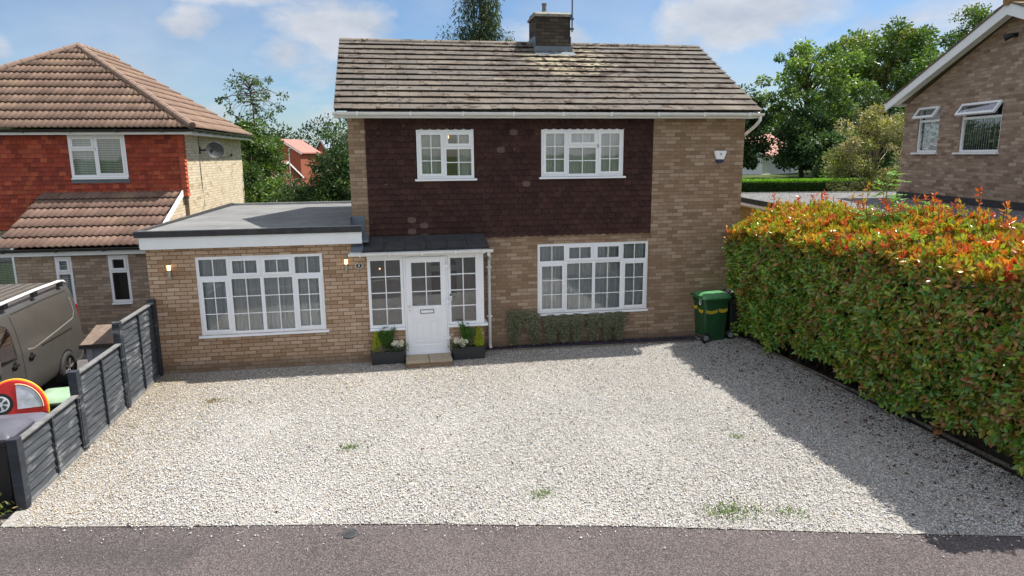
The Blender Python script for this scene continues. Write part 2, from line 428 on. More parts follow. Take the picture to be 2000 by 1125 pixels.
def build_terrain():
    xs = sorted(set([-600, -400, -250, -160, -110, -80, -60, -45, -34, -26, -20, -15, -12, -10]+[-9+i*.5 for i in range(12)]+[-3.2, -2.96, -2.87, -2.8]+[-2.5+i*.7 for i in range(18)]+[9.38, 9.6, 10, 10.5, 11, 12, 13.5, 15, 17, 20, 24, 28, 33, 40, 48, 58, 70, 90, 120, 170, 250, 400, 600]))
    ys = sorted(set([-600, -300, -150, -90, -60, -40, -28, -20, -16, -14]+[-12+i*.4 for i in range(34)]+[2, 3, 4, 6, 8, 10, 12, 15, 18, 22, 26, 31, 37, 44, 52, 62, 75, 90, 110, 140, 180, 250, 400, 700, 1200]))
    V = [(x, y, terrain(x, y)) for y in ys for x in xs]; n = len(xs)
    F = [(j*n+i, j*n+i+1, (j+1)*n+i+1, (j+1)*n+i) for j in range(len(ys)-1) for i in range(n-1)]
    def f(nt):
        o = nt.obj(); n1 = nt.noise(o, .35, 4); n2 = nt.noise(o, 14, 4, .7)
        c = nt.mix(nt.mapr(n1, .35, .65), (.055, .085, .022), (.10, .125, .04))
        c = nt.mix(nt.mapr(n2, .3, .7, 0, .6), c, (.03, .045, .012))
        return bsdf(nt, c, .95, nt.bump(n2, .6, .05), .1)
    o = link('ground', np_mesh('ground', V, F), material('rough_grass', f)); tag(o, kind='structure')
build_terrain()

def strip(name, xs, ya, yb, z, mat, kind='structure'):
    V = []; F = []
    for x in xs: V += [(x, ya(x), z(x, ya(x)) if callable(z) else z), (x, yb(x), z(x, yb(x)) if callable(z) else z)]
    for i in range(len(xs)-1): F.append((2*i, 2*i+1, 2*i+3, 2*i+2))
    o = link(name, np_mesh(name, V, F), mat); return tag(o, kind=kind)
def tarmac_fn(c0, c1, sp):
    def f(nt):
        o = nt.obj(); x, y, z = nt.sep(o)
        n = nt.noise(o, .7, 5, .6); c = nt.mix(nt.mapr(n, .35, .65), c0, c1)
        v = nt.vor(o, 75, out='Color'); vs = nt.sep(v)[0]
        c = nt.mix(nt.mapr(vs, .55, 1, 0, .55), c, sp)
        c = nt.mix(nt.mapr(vs, .0, .35, .5, 0), c, (.02, .017, .018))
        # older grey repair patch at the left end of the footway, with a tarred seam
        e = nt.math('ADD', x, nt.math('MULTIPLY', y, -.42)); e = nt.math('ADD', e, nt.math('MULTIPLY', nt.noise(o, 1.2, 3), .5))
        pm = nt.mapr(e, 2.55, 2.62, 1, 0)
        c = nt.mix(nt.math('MULTIPLY', pm, .6), c, nt.mix(1, c, (.86, .89, .90), 'MULTIPLY'))
        band = nt.mapr(nt.math('ABSOLUTE', nt.math('ADD', nt.math('ADD', y, nt.math('MULTIPLY', x, .19)), 6.93)), .0, .35, 1, 0)
        c = nt.mix(nt.math('MULTIPLY', nt.math('MULTIPLY', band, pm), .28), c, (.03, .027, .027))
        white = nt.mapr(nt.noise(o, 38, 1, .5), .80, .815)
        c = nt.mix(nt.math('MULTIPLY', white, .8), c, (.6, .6, .58))
        h = nt.vor(o, 75)
        return bsdf(nt, c, .92, nt.bump(h, .8, .012), .25)
    return f
xsr = [-60, -40, -25, -15, -10, -7, -5, -4, -2.8, -1.8, -.8, .2, 1.27, 2.5, 3.8, 5, 6.15, 7, 7.9, 9, 11, 15, 25, 40, 60]
M['tarmac'] = material('purplish_tarmac', tarmac_fn((.074, .061, .060), (.097, .081, .079), (.22, .192, .187)))
M['asphalt'] = material('road_asphalt', tarmac_fn((.055, .055, .057), (.07, .07, .072), (.14, .14, .14)))
strip('pavement', xsr, lambda x: gline(x)-2.9, gline, 0.0, M['tarmac'])
strip('kerb', xsr, lambda x: gline(x)-3.03, lambda x: gline(x)-2.9, .012, simple('concrete_kerb', (.32, .31, .29), .9, .2, 5))
strip('road', xsr, lambda x: gline(x)-9.5, lambda x: gline(x)-3.03, -.012, M['asphalt'])
strip('far_pavement', xsr, lambda x: gline(x)-11.5, lambda x: gline(x)-9.5, .004, M['tarmac'])
M['gravel_bed'] = simple('gravel_fines', (.27, .255, .235), .95, .25, 18, bump=.6)
xg = [-2.86, -2.3, -1.8, -.8, .2, 1.27, 2.5, 3.8, 5, 6.15, 7, 7.9, 8.6, 9.1]
strip('gravel_drive', xg, gline, lambda x: .02, .008, M['gravel_bed'])
strip('soil_strip', [9.08, 9.6, 10.1], lambda x: gline(x)+.02, lambda x: .3, .002, simple('dark_leaf_litter_soil', (.035, .024, .017), .95, .5, 9, bump=.8))
strip('neighbour_drive', [-12, -9, -7, -5.5, -4.5, -3.5, -2.87], lambda x: gline(x)+.02, lambda x: 3.6, lambda x, y: -.5 if y > 0 else 0.0, simple('x', (.1, .1, .1)))
bpy.data.objects.remove(bpy.data.objects['neighbour_drive'])
def drive_left():
    xs = [-12, -9, -7, -5.5, -4.5, -3.5, -2.9]; V = []; F = []; N = 14
    for x in xs:
        g = gline(x)
        for j in range(N):
            y = g+.02+(3.6-g)*j/(N-1); V.append((x, y, terrain(x, y)+.035))
    for i in range(len(xs)-1):
        for j in range(N-1): F.append((i*N+j, (i+1)*N+j, (i+1)*N+j+1, i*N+j+1))
    tag(link('neighbour_drive', np_mesh('neighbour_drive', V, F), simple('grey_drive_tarmac', (.11, .10, .10), .9, .3, 3, bump=.4)), kind='structure')
drive_left()

OCT = np.array([(1, 0, 0), (-1, 0, 0), (0, 1, 0), (0, -1, 0), (0, 0, 1), (0, 0, -1)], np.float32)
OCF = np.array([(0, 2, 4), (2, 1, 4), (1, 3, 4), (3, 0, 4), (2, 0, 5), (1, 2, 5), (3, 1, 5), (0, 3, 5)], np.int32)
def stones(name, P, size, cols, mat, flat=.6):
    n = len(P)
    T = np.repeat(OCT[None], n, 0)*RNG.uniform(.62, 1.25, (n, 6, 1)).astype(np.float32)
    T += RNG.normal(0, .16, (n, 6, 3))
    sc = size[:, None]*np.stack([RNG.uniform(.8, 1.4, n), RNG.uniform(.65, 1.0, n), RNG.uniform(flat*.7, flat*1.25, n)], 1)
    T = T*sc[:, None, :]
    a = RNG.uniform(0, 2*np.pi, n); tl = RNG.normal(0, .35, n)
    # tilt about x then rotate about z
    ct, st = np.cos(tl)[:, None], np.sin(tl)[:, None]
    y = T[..., 1]*ct-T[..., 2]*st; z = T[..., 1]*st+T[..., 2]*ct; x = T[..., 0]
    ca, sa = np.cos(a)[:, None], np.sin(a)[:, None]
    V = np.stack([x*ca-y*sa, x*sa+y*ca, z], -1)+P[:, None, :]
    F = (OCF[None]+np.arange(n)[:, None, None]*6).reshape(-1, 3)
    C = np.repeat(cols, 6, 0)
    return link(name, np_mesh(name, V.reshape(-1, 3), F, C), mat)
def stone_mat(nt):
    c = nt.attr('Col'); return bsdf(nt, c, .85, None, .25)
M['stone'] = material('limestone_chippings', stone_mat)
GX = np.array([-2.8, -.8, 1.27, 3.8, 6.15, 7.9, 9.2]); GY = np.array([-5.84, -6.22, -6.58, -7.12, -7.72, -8.14, -8.5])
def gravel():
    n = 270000
    x = RNG.uniform(-2.76, 9.07, n); y = RNG.uniform(-8.5, -.02, n)
    g = np.interp(x, GX, GY)+RNG.normal(0, .018, n)+.025*np.sin(x*3.7)*np.sin(x*1.3+1)
    ok = (y > g+.01) & ~((x < 1.05) & (y > -.42)) & ~((x > 1.7) & (x < 2.66) & (y > -1.03)) & ~((x < 3.4) & (y > -.5))
    bed = np.interp(x, [3.4, 5.57, 8.0], [-.19, -.29, -.36]); ok &= ~((x > 3.4) & (x < 8.0) & (y > bed-.02))
    x, y = x[ok], y[ok]
    sx = RNG.uniform(-2.9, 8.4, 520); x = np.concatenate([x, sx]); y = np.concatenate([y, np.interp(sx, GX, GY)+.02-RNG.exponential(.11, 520)]); n = len(x)
    size = RNG.uniform(.0066, .0128, n)*np.where(RNG.random(n) < .05, 1.5, 1)
    P = np.stack([x, y, .012+RNG.uniform(0, .012, n)], 1)
    # low undulation: worn tyre tracks give the surface a gentle relief
    P[:, 2] += .006*np.sin(x*2.1+np.sin(y*.8))*np.sin(y*1.3+x*.4)
    base = np.array([.64, .62, .585]); grey = np.array([.36, .36, .365]); buff = np.array([.44, .355, .245]); dark = np.array([.10, .09, .085]); rust = np.array([.36, .22, .14])
    t = RNG.random(n); worn = .5+.5*np.sin(x*1.25+.9*np.sin(y*.55)+.4)*np.sin(y*.5+.7*np.sin(x*.8)); t = t-.10*worn+.05
    c = np.repeat(base[None], n, 0)*RNG.uniform(.78, 1.12, (n, 1))
    c[t < .26] = grey*RNG.uniform(.5, 1.3, ((t < .26).sum(), 1))
    # buff fines gather along the fence and under the walls
    wb = np.clip(.55-.32*(x+2.8), 0, .6)+np.clip(.42-.16*(-.6-y), 0, .40)*np.clip(1.2-(x-2)*.25, 0, 1)+.07
    tb = RNG.random(n) < wb; c[tb] = buff*RNG.uniform(.65, 1.3, (tb.sum(), 1))
    td = RNG.random(n) < .035; c[td] = dark*RNG.uniform(.7, 1.3, (td.sum(), 1))
    tr = RNG.random(n) < .012; c[tr] = rust
    o = stones('gravel', P, size, np.clip(c, 0, .82), M['stone']); tag(o, 'loose pale limestone gravel covering the driveway', 'gravel', kind='stuff')
gravel()
def slate():
    n = 9000
    x = RNG.uniform(3.4, 8.0, n); y = RNG.uniform(-.36, 0, n); bed = np.interp(x, [3.4, 5.57, 8.0], [-.17, -.27, -.34]); ok = y > bed+.01
    x, y = x[ok], y[ok]; n = len(x)
    P = np.stack([x, y, .03+RNG.uniform(0, .03, n)], 1)
    c = np.array([.055, .045, .06])*RNG.uniform(.5, 1.8, (n, 1))
    o = stones('slate_chippings', P, RNG.uniform(.012, .028, n), c, M['stone'], .35); tag(o, 'dark plum slate chippings in the bed under the window', 'slate chippings', kind='stuff')
slate()
strip('slate_bed', [3.38, 5.57, 8.02], lambda x: float(np.interp(x, [3.4, 5.57, 8.0], [-.18, -.28, -.35])), lambda x: .02, .022, simple('dark_bed', (.03, .025, .03), .95))
# timber edging boards
M['old_wood'] = simple('weathered_edging', (.17, .15, .12), .9, .3, 9, bump=.5)
mb = MB(); pts = [(3.38, -.19), (5.57, -.29), (8.05, -.36)]
for (xa, ya), (xb, yb) in zip(pts[:-1], pts[1:]):
    mb.face([(xa, ya-.02, 0), (xb, yb-.02, 0), (xb, yb-.02, .05), (xa, ya-.02, .05)]); mb.face([(xa, ya-.02, .05), (xb, yb-.02, .05), (xb, yb+.01, .05), (xa, ya+.01, .05)]); mb.face([(xa, ya+.01, .05), (xb, yb+.01, .05), (xb, yb+.01, 0), (xa, ya+.01, 0)])
tag(mb.build('bed_edging', M['old_wood']), 'thin timber edging along the slate bed under the right window', 'edging')
mb = MB(); pts = [(9.06, -.45), (9.08, -2), (9.14, -3.3), (9.2, -4.7), (9.2, -6.3), (9.25, -8.1)]
for (xa, ya), (xb, yb) in zip(pts[:-1], pts[1:]):
    for (p, q) in ((0, .045), (.03, .045)): mb.face([(xa+p, ya, 0), (xb+p, yb, 0), (xb+p, yb, q), (xa+p, ya, q)])
    mb.face([(xa, ya, .045), (xb, yb, .045), (xb+.03, yb, .045), (xa+.03, ya, .045)])
tag(mb.build('hedge_edging', M['old_wood']), 'weathered timber edging between gravel and hedge', 'edging')

# ------------------------------------------------------------------ WINDOW / WALL BUILDERS
def wall_faces(mb, x0, x1, z0, z1, y, holes, depth=.12, axis='y'):
    xs = sorted(set([x0, x1]+[min(max(h[i], x0), x1) for h in holes for i in (0, 1)])); zs = sorted(set([z0, z1]+[min(max(h[i], z0), z1) for h in holes for i in (2, 3)]))
    def P(a, b, yy): return (a, yy, b) if axis == 'y' else (yy, a, b)
    for i in range(len(xs)-1):
        for j in range(len(zs)-1):
            cx, cz = (xs[i]+xs[i+1])/2, (zs[j]+zs[j+1])/2
            if any(h[0] < cx < h[1] and h[2] < cz < h[3] for h in holes): continue
            mb.face([P(xs[i], zs[j], y), P(xs[i+1], zs[j], y), P(xs[i+1], zs[j+1], y), P(xs[i], zs[j+1], y)])
    for h in holes:
        a, b, c, d = h; yb = y+depth
        mb.face([P(a, c, y), P(a, d, y), P(a, d, yb), P(a, c, yb)]); mb.face([P(b, c, y), P(b, c, yb), P(b, d, yb), P(b, d, y)])
        mb.face([P(a, d, y), P(b, d, y), P(b, d, yb), P(a, d, yb)]); mb.face([P(a, c, y), P(a, c, yb), P(b, c, yb), P(b, c, y)])
def pleats(x0, x1, z0, z1, y, amp=.030, per=.13, seed=0):
    rs = np.random.default_rng(seed); n = max(8, int((x1-x0)/.012)); t = np.linspace(x0, x1, n)
    ph = np.cumsum(rs.uniform(.5, 1.5, n))*(t[1]-t[0])/per*2*np.pi
    yy = y+amp*np.sin(ph)+amp*.4*np.sin(ph*.37+1)
    V = np.concatenate([np.stack([t, yy, np.full(n, z0)], 1), np.stack([t, yy*.6+y*.4, np.full(n, z1)], 1)])
    F = np.array([(i, i+1, n+i+1, n+i) for i in range(n-1)])
    return V, F
def window(house, x0, x1, z0, z1, y, panes, sill=True, label=None, dress='net', seed=1, cover=((0, 1),), fr=.055, sill_ext=.05, bars=True, room=.5):
    """y: front plane of the frame; panes (fx0,fx1,fz0,fz1 from the bottom, opening, nx, nz)"""
    w, h = x1-x0, z1-z0; f = MB(); g = MB()
    f.box(x0, x0+fr, y, y+.06, z0, z1); f.box(x1-fr, x1, y, y+.06, z0, z1)
    f.box(x0+fr, x1-fr, y+.001, y+.06, z0, z0+fr); f.box(x0+fr, x1-fr, y+.001, y+.06, z1-fr, z1)
    mul = .035
    for k, (a, b, c, d, op, nx, nz) in enumerate(panes):
        X0 = x0+a*w+(fr if a == 0 else mul); X1 = x0+b*w-(fr if b == 1 else mul); Z0 = z0+c*h+(fr if c == 0 else mul); Z1 = z0+d*h-(fr if d == 1 else mul)
        if b < 1: f.box(X1, X1+2*mul, y+.003, y+.058, Z0-.005, Z1+.005)
        if d < 1: f.box(X0-(mul if a > 0 else .005), X1+(mul if b < 1 else .005), y+.005, y+.057, Z1, Z1+2*mul)
        if op:
            s = .052; e = .012; yo = y-.016
            f.box(X0-e, X0+s-e, yo, y+.05, Z0-e, Z1+e); f.box(X1-s+e, X1+e, yo, y+.05, Z0-e, Z1+e)
            f.box(X0+s-e, X1-s+e, yo+.001, y+.05, Z0-e, Z0+s-e); f.box(X0+s-e, X1-s+e, yo+.001, y+.05, Z1-s+e, Z1+e)
            X0 += s-e; X1 -= s-e; Z0 += s-e; Z1 -= s-e
        yg = y+.012 if not op else y+.002
        g.face([(X0, yg, Z0), (X1, yg, Z0), (X1, yg, Z1), (X0, yg, Z1)])
        t = .0095
        if bars:
            for i in range(1, nx):
                xx = X0+(X1-X0)*i/nx; f.box(xx-t, xx+t, yg-.005, yg+.003, Z0, Z1)
            for j in range(1, nz):
                zz = Z0+(Z1-Z0)*j/nz; f.box(X0, X1, yg-.004, yg+.002, zz-t, zz+t)
    fo = f.build('window', M['upvc'], house, bevel=.004)
    if label: fo['label'] = label
    g.build('pane', M['glass'], fo)
    if dress == 'net':
        Vs, Fs, b = [], [], 0
        for i, (a, c) in enumerate(cover):
            V, F = pleats(x0+.02+a*(w-.04), x0+.02+c*(w-.04), z0+.01, z1-.01, y+.10, seed=seed*7+i); Vs.append(V); Fs.append(F+b); b += len(V)
        link('curtain', np_mesh('curtain', np.concatenate(Vs), np.concatenate(Fs), smooth=True), M['net'], fo)
    elif dress == 'blind':
        b = MB(); z = z0+.03
        while z < z1-.03: b.box(x0+.05, x1-.05, y+.13, y+.15, z, z+.03); z += .045
        b.build('blind', M['blind'], fo)
    elif dress == 'vertical':
        b = MB(); n = 15
        for i in range(n):
            if i > 9 and i % 2 == 0: continue
            xx = x0+.05+(w-.1)*i/n; b.face([(xx, y+.13, z0+.02), (xx+(w/n)*.8, y+.17, z0+.02), (xx+(w/n)*.8, y+.17, z1-.02), (xx, y+.13, z1-.02)])
        b.build('blind', M['blind'], fo)
    r = MB(); yb = y+room
    r.face([(x0, yb, z0), (x1, yb, z0), (x1, yb, z1), (x0, yb, z1)])
    for q in ([(x0, y+.06, z0), (x0, yb, z0), (x0, yb, z1), (x0, y+.06, z1)], [(x1, y+.06, z0), (x1, yb, z0), (x1, yb, z1), (x1, y+.06, z1)],
              [(x0, y+.06, z0), (x1, y+.06, z0), (x1, yb, z0), (x0, yb, z0)], [(x0, y+.06, z1), (x1, y+.06, z1), (x1, yb, z1), (x0, yb, z1)]): r.face(q)
    r.build('room', M['interior'], fo)
    if sill:
        s = MB(); s.prism([(y+.05, z0+.002), (y-.055, z0-.012), (y-.06, z0-.042), (y-.05, z0-.046), (y+.05, z0-.04)], 'x', x0-sill_ext, x1+sill_ext)
        s.build('sill', M['upvc'], fo)
    return fo
PICT = [(0, .25, .73, 1, 0, 2, 1), (.25, .505, .73, 1, 1, 2, 1), (.505, .76, .73, 1, 1, 2, 1), (.76, 1, .73, 1, 0, 2, 1),
        (0, .25, 0, .73, 1, 2, 3), (.25, .505, 0, .73, 0, 2, 3), (.505, .76, 0, .73, 0, 2, 3), (.76, 1, 0, .73, 1, 2, 3)]

# ------------------------------------------------------------------ MAIN HOUSE
H = thing('detached_house', 'brown brick house with dark hung tiles, mossy tiled roof, white porch and flat-roofed side extension', 'house', (0, 0, 0))
WA = (2.10, 3.25, 3.55, 4.525); WB = (4.585, 6.34, 3.555, 4.54); WC = (4.525, 6.94, .715, 2.19); WE = (-2.02, .25, .715, 2.205)
PORCH = (1.10, 3.30, .05, 2.18)
mb = MB(); wall_faces(mb, .824, 6.97, 0, 4.72, 0, [WA, WB, WC, PORCH])
wall_faces(mb, 6.97, 9.0, 0, 4.72, -.028, []); mb.face([(6.97, 0, 0), (6.97, -.028, 0), (6.97, -.028, 4.72), (6.97, 0, 4.72)])
DEP = 5.8
for (xx, y0) in ((.824, 0), (9.0, -.028)):
    mb.face([(xx, y0, 0), (xx, DEP, 0), (xx, DEP, 4.72), (xx, y0, 4.72)])
    mb.face([(xx, -.1, 4.72), (xx, DEP, 4.72), (xx, 2.73, 6.46)])
mb.face([(.824, DEP, 0), (9, DEP, 0), (9, DEP, 4.72), (.824, DEP, 4.72)])
mb.build('brick_wall', M['brick_main'], H)
# hung tiles: rounded lower edges, one mesh
def hung_tiles(name, parent, x0, x1, z0, z1, y, holes, wd, gauge, cols, mat, round_=.022, odd=(), proud=.02, seed=3):
    rs = random.Random(seed); mb = MB(); nrow = int(math.ceil((z1-z0)/gauge))
    for r in range(nrow):
        za = z0+r*gauge; zb = min(za+gauge+.012, z1); off = (r % 2)*wd/2+rs.uniform(-.01, .01)
        x = x0-off
        while x < x1-.01:
            spans = [(max(x, x0), min(x+wd-.004, x1))]; x += wd
            for h in holes:
                if za+gauge*.55 < h[3] and za+gauge*.6 > h[2]:
                    ns = []
                    for a, b in spans:
                        if b <= h[0] or a >= h[1]: ns.append((a, b)); continue
                        if a < h[0]: ns.append((a, h[0]))
                        if b > h[1]: ns.append((h[1], b))
                    spans = ns
            for a, b in spans:
                if b-a < .015: continue
                k = rs.random(); c0 = cols[int(k*len(cols))]; v = rs.uniform(.82, 1.18); mb.cur = tuple(q*v for q in c0)
                for (ox, oz) in odd:
                    if a < ox < b and za < oz < za+gauge: mb.cur = (.155, .10, .088)
                j = rs.uniform(-.003, .004); yb, yt = y-proud-j, y-.004; full = (b-a) > wd*.8
                if full and round_:
                    n = 6; arc = []
                    for i in range(n+1):
                        t = i/n; arc.append((a+(b-a)*t, za+round_*(2*t-1)**2))
                else: arc = [(a, za), (b, za)]
                front = [(px, yb, pz) for px, pz in arc]+[(b, yt, zb), (a, yt, zb)]
                mb.face(front)
                for i in range(len(arc)-1):
                    (p, q), (s, t) = arc[i], arc[i+1]; mb.face([(p, yb, q), (s, yb, t), (s, y+.004, t), (p, y+.004, q)])
                mb.face([(a, yb, arc[0][1]), (a, yt, zb), (a, y+.004, zb), (a, y+.004, arc[0][1])]); mb.face([(b, yb, arc[-1][1]), (b, yt, zb), (b, y+.004, zb), (b, y+.004, arc[-1][1])])
    return mb.build(name, mat, parent, cols=True)
ODD = [(1.95, 2.71), (2.2, 2.60), (1.97, 2.50), (2.22, 2.21+.2), (2.31, 2.33+.03), (4.02, 4.43), (3.8, 4.12), (4.26, 3.47)]
hung_tiles('hung_tile_cladding', H, 1.146, 6.965, 2.36, 4.72, -.012, [WA, WB], .165, .1124, [(.060, .029, .024), (.066, .032, .026), (.053, .026, .023)], M['tile_dark'], odd=ODD, proud=.024)
WA2 = (2.125, 3.235, 3.57, 4.50)
window(H, WA[0]+.015, WA[1]-.015, WA[2]+.01, WA[3]-.03, -.03, [(0, .485, 0, 1, 1, 2, 3), (.485, 1, .64, 1, 1, 2, 1), (.485, 1, 0, .64, 0, 2, 2)], seed=2, cover=((0, .5), (.72, 1)))
window(H, WB[0]+.015, WB[1]-.015, WB[2]+.01, WB[3]-.03, -.03, [(0, .315, 0, 1, 1, 2, 3), (.315, .68, .64, 1, 1, 2, 1), (.315, .68, 0, .64, 0, 2, 2), (.68, 1, 0, 1, 1, 2, 3)], seed=3)
window(H, WC[0], WC[1], WC[2], WC[3], .012, PICT, seed=4, sill_ext=.02)
for (a, b, c, d) in (WA, WB):
    mb = MB(); mb.box(a-.01, b+.01, -.014, .02, d-.032, d+.025); mb.build('window_head_fillet', M['white_paint'], H)
mb = MB(); mb.lathe([(.0, -.04), (.02, -.03), (.028, 0), (.02, .03), (0, .04)], 10, (2.73, .02, 4.36)); mb.build('lit_bulb', M['bulb_dim'], H)
# roof
YE, ZE, YR, ZR = -.36, 4.835, 2.73, 6.545; XL, XR_ = .612, 9.18
SL = math.hypot(YR-YE, ZR-ZE); CA, SA = (YR-YE)/SL, (ZR-ZE)/SL
def rp(x, s, h): return (x, YE+s*CA-h*SA, ZE+s*SA+h*CA)
mb = MB(); rs = random.Random(5); NC = 13; GA = SL/NC; TW = .435
for c in range(NC):
    s0, s1 = c*GA-.02, min((c+1)*GA+.08, SL); x = XL-(c % 2)*TW/2-.1
    while x < XR_:
        a, b = max(x+.002, XL), min(x+TW-.003, XR_); x += TW
        if b-a < .03: continue
        v = rs.uniform(.86, 1.12); wv = rs.uniform(-.012, .012); mb.cur = ((.128+wv*.4)*v, .112*v, (.096-wv*.4)*v)
        j = rs.uniform(-.004, .005); t = rs.uniform(-.004, .004); hl, hu = .056+j, .010
        mb.face([rp(a, s0+t, hl), rp(b, s0+t, hl), rp(b, s1, hu), rp(a, s1, hu)])
        mb.face([rp(a, s0+t, hl), rp(a, s0+t, hl-.014), rp(b, s0+t, hl-.014), rp(b, s0+t, hl)])
        mb.face([rp(a, s0+t, hl-.014), rp(b, s0+t, hl-.014), rp(b, s0+.13, hl-.022), rp(a, s0+.13, hl-.022)])
        mb.face([rp(a, s0+t, hl), rp(a, s1, hu), rp(a, s1, hu-.012), rp(a, s0+t, hl-.014)]); mb.face([rp(b, s0+t, hl), rp(b, s1, hu), rp(b, s1, hu-.012), rp(b, s0+t, hl-.014)])
mb.cur = (.08, .07, .06)
mb.face([rp(XL+.01, -.01, -.003), rp(XR_-.01, -.01, -.003), rp(XR_-.01, SL, -.003), rp(XL+.01, SL, -.003)])
mb.face([(XL, YR, ZR-.01), (XR_, YR, ZR-.01), (XR_, DEP+.35, 4.83), (XL, DEP+.35, 4.83)])
roof = mb.build('roof', M['roof_main'], H, cols=True)
mb = MB(); x = XL
while x < XR_-.05:
    v = rs.uniform(.8, 1.2); mb.cur = (.19*v, .165*v, .14*v); x2 = min(x+.45, XR_)
    poly = [(YR+.12*math.cos(t), ZR-.03+.085*math.sin(t)) for t in [math.pi*i/8 for i in range(9)]]
    mb.prism(poly, 'x', x, x2-.008); x += .45
mb.build('ridge_tiles', M['roof_main'], roof, cols=True)
mb = MB(); mb.box(XL+.01, XR_-.02, -.33, -.305, 4.705, 4.815); mb.box(XL+.02, XR_-.03, -.305, -.0, 4.712, 4.722)
for xx in (XL+.005, XR_-.03):
    mb.prism([(-.32, 4.70), (-.32, 4.80), (YR, ZR-.02), (YR, ZR-.16)], 'x', xx, xx+.025)
mb.build('fascia', M['white_paint'], H)
mb = MB()
prof = [(-.39+.058*math.cos(t), 4.80+.058*math.sin(t)) for t in [math.pi+math.pi*i/8 for i in range(9)]]+[(-.34, 4.80), (-.345, 4.80)]+[(-.39+.05*math.cos(t), 4.80+.05*math.sin(t)) for t in [2*math.pi-math.pi*i/8 for i in range(1, 8)]]+[(-.44, 4.80)]
mb.prism(prof, 'x', XL-.02, XR_+.02)
for xx in [XL+.4+i*.98 for i in range(9)]: mb.box(xx, xx+.035, -.452, -.33, 4.735, 4.812)
mb.build('gutter', M['white_metal'], H)
mb = MB(); mb.tube([(9.14, -.38, 4.76), (9.14, -.37, 4.66), (9.12, -.25, 4.56), (9.06, .22, 4.32), (9.06, .3, 4.25), (9.06, .3, 0.0)], .034, 10)
mb.build('downpipe', M['white_metal'], H, smooth=True)
# chimney on the ridge
CHX0, CHX1 = 5.0, 5.80
mb = MB(); mb.box(CHX0, CHX1, 2.27, 3.05, 6.2, 7.08); ch = mb.build('chimney', M['brick_soot'], H)
mb = MB(); mb.box(CHX0-.035, CHX1+.035, 2.235, 3.085, 7.08, 7.135); mb.prism([(2.26, 7.135), (3.06, 7.135), (2.95, 7.20), (2.4, 7.20)], 'x', CHX0-.01, CHX1+.01)
mb.build('chimney_cap', simple('lichened_mortar', (.21, .20, .17), .95, .4, 12, bump=.6), ch)
mb = MB(); mb.lathe([(.12, 7.19), (.11, 7.23), (.055, 7.25), (.05, 7.39), (.062, 7.40), (.062, 7.43), (.04, 7.43), (.04, 7.38)], 14, (5.27, 2.62, 0)); mb.build('chimney_pot', simple('grey_pot', (.14, .135, .13), .8, .3), ch)
mb = MB(); mb.lathe([(.13, 7.19), (.12, 7.215), (.04, 7.23)], 14, (5.6, 2.62, 0)); mb.build('capped_pot', simple('grey_cap', (.17, .165, .16), .8, .3), ch)
mb = MB(); mb.prism([(CHX0-.05, 6.33), (CHX1+.05, 6.33), (CHX1+.05, 6.44), (CHX0-.05, 6.44)], 'y', 2.235, 2.27)
mb.face([(CHX0-.06, 2.06, 6.225), (CHX1+.08, 2.06, 6.225), (CHX1+.08, 2.27, 6.345), (CHX0-.06, 2.27, 6.345)])
for xa in (CHX0-.03, CHX1): mb.box(xa, xa+.03, 2.3, 3.0, 6.3, 6.66)
mb.build('lead_apron', M['lead'], ch)
mb = MB(); mb.tube([(5.83, 2.22, 6.75), (5.83, 2.22, 9.2)], .017, 8); mb.box(5.78, 5.87, 2.21, 2.28, 7.02, 7.06); mb.box(5.78, 5.87, 2.21, 2.28, 6.8, 6.84)
mb.build('aerial_mast', simple('dark_mast', (.06, .075, .11), .5), ch)
# flat-roofed extension
EY = -.40
mb = MB(); wall_faces(mb, -2.84, .9, 0, 2.42, EY, [WE]); mb.face([(.9, EY, 0), (.9, 0, 0), (.9, 0, 2.42), (.9, EY, 2.42)])
wall_faces(mb, .9, 1.085, 0, 2.26, EY, [])
mb.face([(1.085, EY, 0), (1.085, 0, 0), (1.085, 0, 2.26), (1.085, EY, 2.26)])
mb.face([(-2.84, EY, -.5), (-2.84, 7.2, -.5), (-2.84, 7.2, 2.42), (-2.84, EY, 2.42)]); mb.face([(-2.84, 7.2, -.5), (.82, 7.2, -.5), (.82, 7.2, 2.42), (-2.84, 7.2, 2.42)])
mb.build('extension_wall', M['brick_ext'], H)
window(H, WE[0], WE[1], WE[2], WE[3], EY+.012, PICT, seed=5)
mb = MB(); mb.box(-2.89, 1.01, -.525, -.50, 2.385, 2.605); mb.box(-2.875, 1.0, -.50, EY, 2.39, 2.41); mb.box(-2.905, -2.885, -.5, 7.3, 2.42, 2.6)
mb.build('extension_fascia', M['white_paint'], H)
